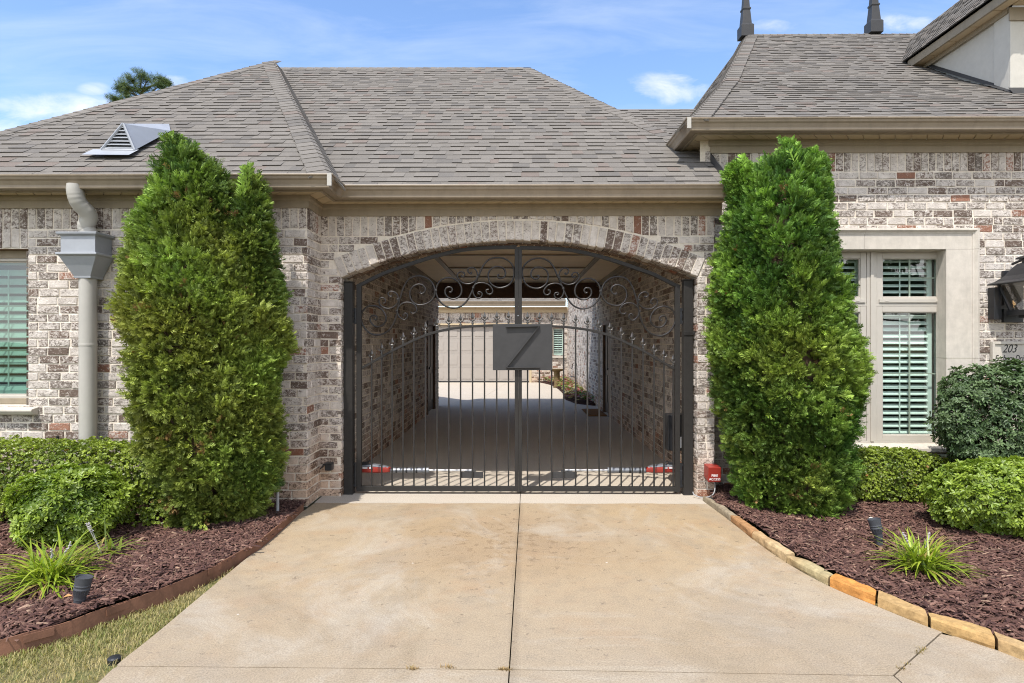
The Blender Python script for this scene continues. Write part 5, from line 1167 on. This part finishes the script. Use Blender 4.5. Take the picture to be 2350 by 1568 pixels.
def conifer(name,label,lobes,cy_,ppm,zb,n,pal,seed,parent_loc,brown=0.02):
    t=thing(name,label,'arborvitae',parent_loc,'clipped arborvitae flanking the gate')
    r=np.random.default_rng(seed); pts=[];nrm=[];zz=[]
    tabs=[]
    for rows in lobes:
        z=np.array([W(1187,y,cy_)[2] for y,_,_ in rows]); xl=np.array([WX(a,cy_) for _,a,_ in rows]); xr=np.array([WX(b,cy_) for _,_,b in rows])
        o=np.argsort(z); tl=np.arctan((np.array([a for _,a,_ in rows])-1187)/F)[o]; tr_=np.arctan((np.array([b for _,_,b in rows])-1187)/F)[o]; tcn=(tl+tr_)/2
        tabs.append((z[o]-.085,cy_*np.tan(tcn),np.maximum(.01,cy_/np.cos(tcn)*np.sin((tr_-tl)/2)-.075)))
    lump=Noise(seed,3.4); lump2=Noise(seed+1,9.0); lump3=Noise(seed+2,1.9); fx,fy,fz_=Noise(seed+3,5.5),Noise(seed+4,5.5),Noise(seed+5,5.5)
    dys=[0]+[.10]*(len(tabs)-1)
    for li_,(z,cx,rad) in enumerate(tabs):
        # even sampling by area
        zs=r.uniform(z[0],z[-1],n*3); w_=np.interp(zs,z,rad)+.05; keep=r.random(n*3)<w_/ (rad.max()+.05); zs=zs[keep]
        th=r.uniform(0,2*math.pi,len(zs)); rr_=np.interp(zs,z,rad); c=np.interp(zs,z,cx)
        dirs=np.stack([np.cos(th),np.sin(th),np.zeros_like(th)],1)
        base=np.column_stack([c,np.full_like(c,cy_+dys[li_]),zs])+dirs*rr_[:,None]
        q=base*np.array([1,1,.55])
        amp=.055+.02*(rr_/.7)
        L1=lump(q); L2=lump2(base*np.array([1,1,.7]))
        depth=np.where(r.random(len(zs))<.30,r.uniform(.04,.20,len(zs)),r.uniform(0,.05,len(zs)))
        rad2=rr_*(1-.02)+amp*L1*.24+.034*L2-.13*np.clip(-L1-.55,0,1)*np.clip(rr_/.3,.2,1)-depth*np.clip(rr_/.3,.2,1)
        P=np.column_stack([c,np.full_like(c,cy_+dys[li_]),zs])+dirs*np.maximum(rad2,.01)[:,None]
        slope=np.gradient(rad,z); sl=np.interp(zs,z,slope); nn=unit(np.column_stack([dirs[:,:2],-sl]))
        pts.append((P,nn,L1,L2,depth))
    keepP=[]
    for i,(P,nn,L1,L2,dp) in enumerate(pts):
        ok=np.ones(len(P),bool)
        for j,(z,cx,rad) in enumerate(tabs):
            if j==i: continue
            d=np.hypot(P[:,0]-np.interp(P[:,2],z,cx),P[:,1]-cy_-dys[j]); ok&=~((d<np.interp(P[:,2],z,rad)*.86-.05)&(P[:,2]>z[0])&(P[:,2]<z[-1]))
        keepP.append((P[ok],nn[ok],L1[ok],L2[ok],dp[ok]))
    P=np.concatenate([k[0] for k in keepP]); nn=np.concatenate([k[1] for k in keepP]); L1=np.concatenate([k[2] for k in keepP]); L2=np.concatenate([k[3] for k in keepP])
    # drop the far back half partly
    # every sampled point grows a clump: a fan of sprays spreading from one base
    M=len(P); K=r.integers(9,17,M); ci=np.repeat(np.arange(M),K); N_=len(ci)
    cn=unit(nn*.8+np.array([0,0,.55])+r.normal(0,.30,(M,3))+.25*np.stack([fx(P),fy(P),fz_(P)],1)); push=r.normal(0,.022,M)
    Pc=P+nn*push[:,None]; sprd=unit(r.normal(size=(N_,3)))
    fwd=cn[ci]+sprd*r.uniform(.25,.95,(N_,1)); fwd=unit(fwd)
    cs=r.uniform(.75,1.3,M)
    P2=Pc[ci]+fwd*(r.uniform(-.02,.045,N_)*cs[ci])[:,None]+sprd*.012
    hz=(P2[:,2]-zb)/3.3
    nr=np.cross(fwd,r.normal(size=(N_,3)))
    S=r.uniform(.045,.085,N_)*cs[ci]
    k=np.clip(.5+.4*lump3(P)+.2*L2+r.normal(0,.28,M),0,1)[ci][:,None]; hh=np.clip(.25+hz*.75+.45*lump3(P*1.7)[ci],0,1)[:,None]
    lo=np.array(pal[0])*(1-k)+np.array(pal[1])*k; hi=np.array(pal[2])*(1-k)+np.array(pal[3])*k
    col=lo*(1-hh)+hi*hh
    br=(r.random(M)<brown*.7)[ci][:,None]; br=br&(r.random((N_,1))<.5); col=np.where(br,np.array([.24,.15,.06]),col)*r.uniform(.6,1.4,(N_,1))*r.uniform(.8,1.25,M)[ci][:,None]
    P=P2
    parts=[]; idx=r.integers(0,len(FR),N_)
    for v in range(len(FR)):
        m_=idx==v; parts.append(scatter(FR[v],P[m_],fwd[m_],nr[m_],S[m_],col[m_]))
    # young tips at the crown
    tips=[]
    for (z,cx,rad) in tabs:
        for _ in range(26):
            zz_=z[-1]-abs(r.normal(0,.12)); a=r.uniform(0,6.28); q=np.interp(zz_,z,rad)*.8
            tips.append((np.interp(zz_,z,cx)+q*math.cos(a),cy_+q*math.sin(a),zz_))
    tips=np.array(tips); m_=len(tips)
    parts.append(scatter(FR[0],tips,np.tile([0,0,1.],(m_,1))+r.normal(0,.22,(m_,3)),r.normal(0,1,(m_,3)),r.uniform(.10,.19,m_),np.array(pal[3])*r.uniform(.9,1.4,(m_,1))))
    # inner twiggy mass so that no light passes
    V,Fq,Cc=merge(parts)
    npmesh('foliage',V,Fq,Cc,LEAF,t)
    inn=MB()
    for i,(z,cx,rad) in enumerate(tabs):
        z2=np.linspace(z[0]+.06,z[-1]-.10,18); pts_=[];kk=16
        vs=[]
        for q in z2:
            rr_=max(.01,np.interp(q,z,rad)-.19)
            for j in range(kk):
                a=2*math.pi*j/kk; vs.append((np.interp(q,z,cx)+rr_*math.cos(a),cy_+dys[i]+rr_*math.sin(a),q))
        inn.add(vs,[(u_*kk+j,u_*kk+(j+1)%kk,(u_+1)*kk+(j+1)%kk,(u_+1)*kk+j) for u_ in range(17) for j in range(kk)]+[tuple(range(17*kk,18*kk))])
    inn.build('inner_twigs',BARK,t)
    tk=MB(); x=tabs[0][1][0]; tk.tube([(x,cy_,0),(x,cy_,.6)],[.06,.05],10); tk.build('trunk',BARK,t)
    return t
A1_=[(312,388,404),(330,372,450),(345,362,485),(385,340,512),(420,320,535),(500,287,555),(600,269,590),(700,262,612),(850,262,620),(950,272,612),(1050,292,600),(1120,310,580),(1165,330,560),(1205,352,520)]
A2_=[(385,556,576),(400,545,586),(430,528,600),(500,490,618),(600,470,632),(700,470,640),(800,470,638),(900,470,634),(1000,470,632),(1080,480,622),(1140,490,600),(1180,490,560)]
palL=[(.085,.105,.020),(.31,.315,.068),(.055,.112,.024),(.205,.315,.058)]
conifer('arborvitae','olive green clipped arborvitae with two tops, left of the gate',[A1_,A2_],5.25,0,.05,2100,palL,5,(WX(461,5.25),5.25,0),.022)
B1_=[(326,1806,1822),(345,1770,1850),(375,1712,1880),(450,1668,1905),(550,1645,1934),(650,1634,1952),(750,1631,1972),(830,1633,1984),(900,1640,1978),(1000,1652,1966),(1080,1672,1953),(1130,1695,1938),(1190,1745,1885)]
B2_=[(372,1696,1706),(390,1690,1715),(450,1680,1760)]; B3_=[(345,1856,1870),(370,1845,1885),(450,1830,1903)]
palR=[(.08,.130,.022),(.285,.345,.062),(.055,.128,.024),(.215,.365,.058)]
conifer('arborvitae','bright green clipped arborvitae with a spiky top, right of the gate',[B1_,B2_,B3_],5.8,0,.05,2300,palR,23,(WX(1805,5.8),5.8,0),.006)

def rosette(nl,seed,wd=.32,cup=.35):
    r=np.random.default_rng(seed); V=[];Fq=[]
    for k in range(nl):
        a=2*math.pi*k/nl+r.uniform(-.35,.35); el=r.uniform(-.1,.85); d=np.array([math.cos(a)*math.cos(el),math.sin(a)*math.cos(el),math.sin(el)]); s=np.array([-math.sin(a),math.cos(a),r.uniform(-.3,.3)])*wd*.5
        b=d*.06; m1=d*.45; m2=d*.75; t=d*1.0+np.array([0,0,-cup*.25]); up=np.array([0,0,.05]); o=len(V)
        V.extend([b,m1+s+up,m1-s+up,m2+s*.8,m2-s*.8,t,t+s*.02]); Fq.extend([(o,o,o+1,o+2)[1:]+(o,) if False else (o,o+1,o+2,o),])
        Fq.pop(); Fq.extend([(o,o+1,o+3,o+5),(o,o+5,o+4,o+2)])
    return np.array(V,float),np.array(Fq)
RB=[rosette(6,i,.75,.1) for i in range(3)]; RA=[rosette(7,10+i,.38,.5) for i in range(3)]; RH=[rosette(6,20+i,.40,.8) for i in range(3)]
def shrub(name,label,cat,ctr,rad,n,protos,sz,pal,mat_,seed,boxy=2.0,lump=.10,group=None,stems=8,zmin=.06,flip=None,autumn=.0,inner=.8):
    """leaf rosettes over a superellipsoid; boxy>2 gives a clipped hedge"""
    r=np.random.default_rng(seed); ctr=np.array(ctr,float); rad=np.array(rad,float)
    t=thing(name,label,cat,(ctr[0],ctr[1],0),group)
    d=unit(r.normal(size=(n,3))); q=(np.abs(d)**boxy).sum(1)**(-1/boxy); P=d*q[:,None]
    nzz=Noise(seed,4.2/ max(.35,rad.min()*1.2)); nz2=Noise(seed+5,11)
    Ld=nzz(P*rad); dep=np.where(r.random(n)<.35,r.uniform(.6,.95,n),r.uniform(.93,1.03,n))
    P=P*rad*(dep*(1+lump*Ld+.03*nz2(P*rad)))[:,None]
    g=np.sign(P)*(np.abs(P/rad)**(boxy-1))/rad; nn=unit(g)
    P=P+ctr; ok=(P[:,2]>zmin)&(nz2(P*.8)<(.95 if boxy<2.5 else 9)); P=P[ok];nn=nn[ok];Ld=Ld[ok]; N_=len(P)
    up=nn*.9+np.array([0,0,.6])+r.normal(0,.4,(N_,3)); fw=np.cross(up,r.normal(size=(N_,3)))
    k=np.clip(.5+.35*Ld+r.normal(0,.25,N_),0,1)[:,None]; col=(np.array(pal[0])*(1-k)+np.array(pal[1])*k)*r.uniform(.75,1.25,(N_,1))
    if autumn: col=np.where((r.random(N_)<autumn)[:,None],np.array([.30,.17,.05]),col)
    S=r.uniform(sz*.75,sz*1.25,N_); idx=r.integers(0,len(protos),N_); parts=[]
    for v in range(len(protos)):
        m_=idx==v; parts.append(scatter(protos[v],P[m_],fw[m_],up[m_],S[m_],col[m_]))
    V,Fq,Cc=merge(parts); npmesh('foliage',V,Fq,Cc,mat_,t)
    st=MB()
    for _ in range(stems):
        a=r.uniform(0,6.28); b=r.uniform(.1,.35); x,y=ctr[0]+rad[0]*b*math.cos(a)*.5,ctr[1]+rad[1]*b*math.sin(a)*.5
        e=np.array([ctr[0]+rad[0]*.75*math.cos(a),ctr[1]+rad[1]*.75*math.sin(a),ctr[2]+rad[2]*r.uniform(.0,.5)]); st.tube(catmull([(x,y,-.02),((x+e[0])/2,(y+e[1])/2,ctr[2]*.6),e],5),np.linspace(.012,.004,11).tolist(),6)
    st.build('stem',BARK,t)
    return t
bx=[(.10,.15,.018),(.26,.33,.04)]
shrub('boxwood_hedge','low clipped boxwood hedge along the left wall, under the window','hedge',(-4.0,5.42,.28),(1.35,.36,.40),21000,RB,.018,bx,BOX,31,5.0,.05,'boxwood hedges along the house wall',14,autumn=.004)
shrub('boxwood_hedge','low clipped boxwood hedge under the right window, beside the tree','hedge',(3.55,6.18,.21),(.66,.26,.29),11000,RB,.0165,bx,BOX,32,4.0,.06,'boxwood hedges along the house wall',10,autumn=.004)
shrub('boxwood_hedge','shaded boxwood hedge end behind the right azalea','hedge',(5.0,6.15,.21),(.72,.27,.29),8000,RB,.0165,bx,BOX,33,4.0,.06,'boxwood hedges along the house wall',10)
az=[(.10,.165,.020),(.28,.37,.05)]
shrub('azalea_shrub','loose leafy azalea shrub in front of the left hedge','shrub',(WX(160,4.8),4.80,.30),(.36,.33,.30),2300,RA,.042,az,AZ,41,2.2,.10,'azalea shrubs in the mulch',10,autumn=.004)
shrub('azalea_shrub','bright leafy azalea shrub by the right picture edge','shrub',(WX(2300,5.1),5.15,.29),(.49,.36,.29),3000,RA,.044,az,AZ,42,2.2,.12,'azalea shrubs in the mulch',12,autumn=.004)
shrub('holly_shrub','dark glossy rounded shrub in front of the address plaque','shrub',(WX(2335,5.95),5.95,.82),(.72,.36,.53),4200,RH,.046,[(.045,.085,.030),(.11,.165,.07)],HOLLY,43,2.6,.09,None,16)
def blades(name,label,p,n,lmin,lmax,seed,pal,lean=0):
    r=np.random.default_rng(seed); V=[];Fq=[];C=[]; t=thing(name,label,'ornamental grass',p,'strap-leaved clumps in the mulch')
    for i in range(n):
        a=r.uniform(0,6.28); l=r.uniform(lmin,lmax); el=r.uniform(.25,1.35); w_=r.uniform(.005,.0115); b=np.array(p)+np.array([r.normal(0,.045),r.normal(0,.045),.03]); d=np.array([math.cos(a)+lean,math.sin(a)]); d/=np.linalg.norm(d); s=np.array([-d[1],d[0],0]); q=b.copy(); dr=r.uniform(.5,1.5); o=len(V); ns_=8
        c=np.array(pal[0])*(1-(k:=r.random()))+np.array(pal[1])*k; 
        if r.random()<.10: c=np.array([.35,.27,.09])
        e=el
        for j in range(ns_+1):
            ww=w_*(1-(j/ns_)**2.2)*min(1,.55+j*.2)+.0004; V+= [q+s*ww+(0,0,.002),q-s*ww+(0,0,.002)]
            if j<ns_:
                st=l/ns_; q=q+np.array([d[0]*math.cos(e)*st,d[1]*math.cos(e)*st,math.sin(e)*st]); e-=dr*l/ns_*3.2
                if q[2]<.065: q[2]=.065
                Fq.append((o+2*j,o+2*j+1,o+2*j+3,o+2*j+2))
        C+=[c*r.uniform(.8,1.2)]*(2*(ns_+1))
    npmesh('blades',np.array(V),np.array(Fq),np.array(C),BLADE,t)
    f=MB()
    for i in range(2):
        a=r.uniform(0,6.28); e=np.array(p)+(math.cos(a)*.10,math.sin(a)*.10,.28); f.tube([np.array(p)+(0,0,.05),e],.0022,5)
        for k in range(16): f.lathe([(.001,-.005),(.006,0),(.001,.005)],e-np.array([math.cos(a)*.1,math.sin(a)*.1,.23])*(.018*k)+r.normal(0,.003,3),5,col=(1,1,1,1))
    f.build('flower_spike',simple('pale_lilac_flower',(.36,.33,.33),.8),t)
lim=[(.17,.26,.022),(.36,.43,.05)]
blades('liriope','lime green strap-leaved clump by the left spotlight','_' and G(118,1352),210,.28,.50,51,lim,-.15)
blades('liriope','lime green strap-leaved clump between the right spotlight and the stones',G(2112,1322),210,.22,.40,52,lim,.1)
blades('liriope','small sparse green tuft right of the left lime green clump',G(235,1290),24,.2,.32,53,[(.10,.16,.03),(.25,.30,.06)])
# garden spotlights
def spot(p,lab,ax):
    t=thing('spotlight',lab,'spotlight',p,'landscape spotlights in the mulch'); SP=simple('grey_black_housing',(.055,.058,.066),.5,.4,0,.1,20)
    ax=unit(np.array(ax,float)); p=np.array(p,float)+(0,0,.035); K_=1.15
    mb=MB(); mb.lathe([(.020,0),(.026,.004),(.028,.028),(.031,.03),(.031,.05),(.036,.056),(.0385,.085),(.0415,.088),(.0415,.094),(.040,.096),(.040,.102),(.0425,.105),(.0425,.112),(.041,.114),(.0445,.150),(.0455,.157),(.040,.157),(.038,.150),(0,.148)],p,20,ax)
    q=Vector((0,0,1)).rotation_difference(Vector(ax))
    for k in range(12):
        a=2*math.pi*k/12; v0=q@Vector((.033*math.cos(a),.033*math.sin(a),.058)); v1=q@Vector((.040*math.cos(a),.040*math.sin(a),.088)); mb.tube([p+np.array(v0),p+np.array(v1)],.0035,4)
    mb.build('lamp_head',SP,t,smooth=True)
    mb=MB(); mb.tube([p-(0,0,.12),p-(0,0,.02)],.014,8); mb.box(p[0]-.02,p[0]+.02,p[1]-.012,p[1]+.012,p[2]-.035,p[2]+.008); mb.build('stake',SP,t)
spot(G(180,1402,.05),'grey spotlight leaning right beside the left lime green clump',(.16,.08,1)); spot(G(2018,1250,.05),'dark spotlight leaning left above the right lime green clump',(-.20,.12,1))
# small drain emitter in the grass, white pebble
p=G(263,1505); mb=MB(); mb.lathe([(.032,-.03),(.033,.002),(.024,.008),(.010,.010),(0,.011)],p-(0,0,.012),14); tag(mb.build('sprinkler_head',BLACK),'small round dark sprinkler head in the grass','sprinkler')
p=G(1999,1193,.06); mb=MB(); mb.lathe([(.006,0),(.018,.006),(.02,.014),(.012,.022),(0,.024)],p,9,sq=.7); tag(mb.build('pebble',CAST,smooth=True),'small white pebble on the mulch above the right spotlight','pebble')
# loose fallen leaves
def fallen(p,lab,c,a):
    mb=MB(); q=np.array(p,float); d=np.array([math.cos(a),math.sin(a),0]); s=np.array([-d[1],d[0],0]); Ln=.05
    mb.add([q,q+d*Ln*.5+s*.018+(0,0,.014),q+d*Ln+(0,0,.004),q+d*Ln*.5-s*.018+(0,0,.010)],[(0,1,2),(0,2,3)]); m=simple('fallen_leaf_'+lab[:6],c,.7); tag(mb.build('fallen_leaf',m),lab,'leaf')
fallen(G(143,1372,.075),'tan orange fallen leaf beside the left spotlight',(.42,.22,.08),.4)
# pine behind the left roof
def pine():
    t=thing('pine_tree','dark green pine top showing above the left roof','tree',(WX(318,32),32,0)); r=np.random.default_rng(77); x0=WX(322,32)
    mb=MB(); mb.tube([(x0,32,0),(x0+.1,32,7),(x0,32,12.6)],[.28,.2,.06],10)
    P=[];Nn=[]
    for (px,py,rx,ry) in((275,188,20,12),(262,196,14,8),(300,205,24,10),(335,180,14,10),(350,192,22,10),(372,188,13,10),(340,212,26,10),(290,222,24,10),(258,226,10,5),(310,190,12,8),(300,240,40,12),(350,240,30,10),(375,206,10,8),(365,178,10,6)):
        c=W(px,py,32)+np.array([0,r.uniform(-.7,.7),0]); n=110; d=unit(r.normal(size=(n,3)))*r.random((n,1))**.7*np.array([rx*1.15*32/F,.6,ry*1.25*32/F])
        P.append(c+d); Nn.append(unit(d+np.array([0,0,.25]))); mb.tube([(x0,32,c[2]-.6),c],[.05,.02],5)
    P=np.concatenate(P);Nn=np.concatenate(Nn);n=len(P)
    V=[];Fq=[]
    for k in range(14):
        a=2*math.pi*k/14+r.uniform(-.2,.2); el=r.uniform(.0,1.2); d=np.array([math.cos(a)*math.cos(el),math.sin(a)*math.cos(el),math.sin(el)]); s=np.array([-math.sin(a),math.cos(a),0])*.035; o=len(V); V+=[s*.6,-s*.6,d-s*.4,d+s*.4]; Fq.append((o,o+1,o+2,o+3))
    k=r.random((n,1)); col=np.array([.035,.065,.022])*(1-k)+np.array([.12,.165,.05])*k
    V,Fq,C=scatter((np.array(V,float),np.array(Fq)),P,np.cross(Nn,r.normal(size=(n,3))),Nn,r.uniform(.12,.22,n),col); npmesh('crown',V,Fq,C,PINE,t); mb.build('trunk',BARK,t)
pine()
# trees across the street (mirrored in the window panes)
def street_tree(x,y,h,seed,label):
    t=thing('street_tree',label,'tree',(x,y,0)); r=np.random.default_rng(seed); mb=MB(); mb.tube([(x,y,-.1),(x+.1,y,h*.35),(x,y,h*.7)],[.22,.17,.08],8); P=[]
    for i in range(16):
        c=np.array([x,y,h*.62])+r.normal(size=3)*np.array([h*.2,h*.2,h*.15]); mb.tube([(x,y,h*.35),c],[.07,.02],5); d=unit(r.normal(size=(130,3)))*r.random((130,1))**.35*h*.13; P.append(c+d)
    P=np.concatenate(P);n=len(P); k=r.random((n,1)); col=np.array([.03,.06,.015])*(1-k)+np.array([.07,.12,.03])*k
    V,Fq,C=scatter(RA[0],P,r.normal(size=(n,3)),r.normal(size=(n,3)),r.uniform(.3,.5,n),col); npmesh('crown',V,Fq,C,AZ,t); mb.build('trunk',BARK,t)
for i,(x,y,h) in enumerate(((9,-20,7.5),(16,-24,9),(22,-19,7))): street_tree(x,y,h,90+i,['round green street tree opposite the right window, nearest the drive','tall green street tree opposite the house, behind the other two','broad green street tree opposite the house, farthest right'][i])
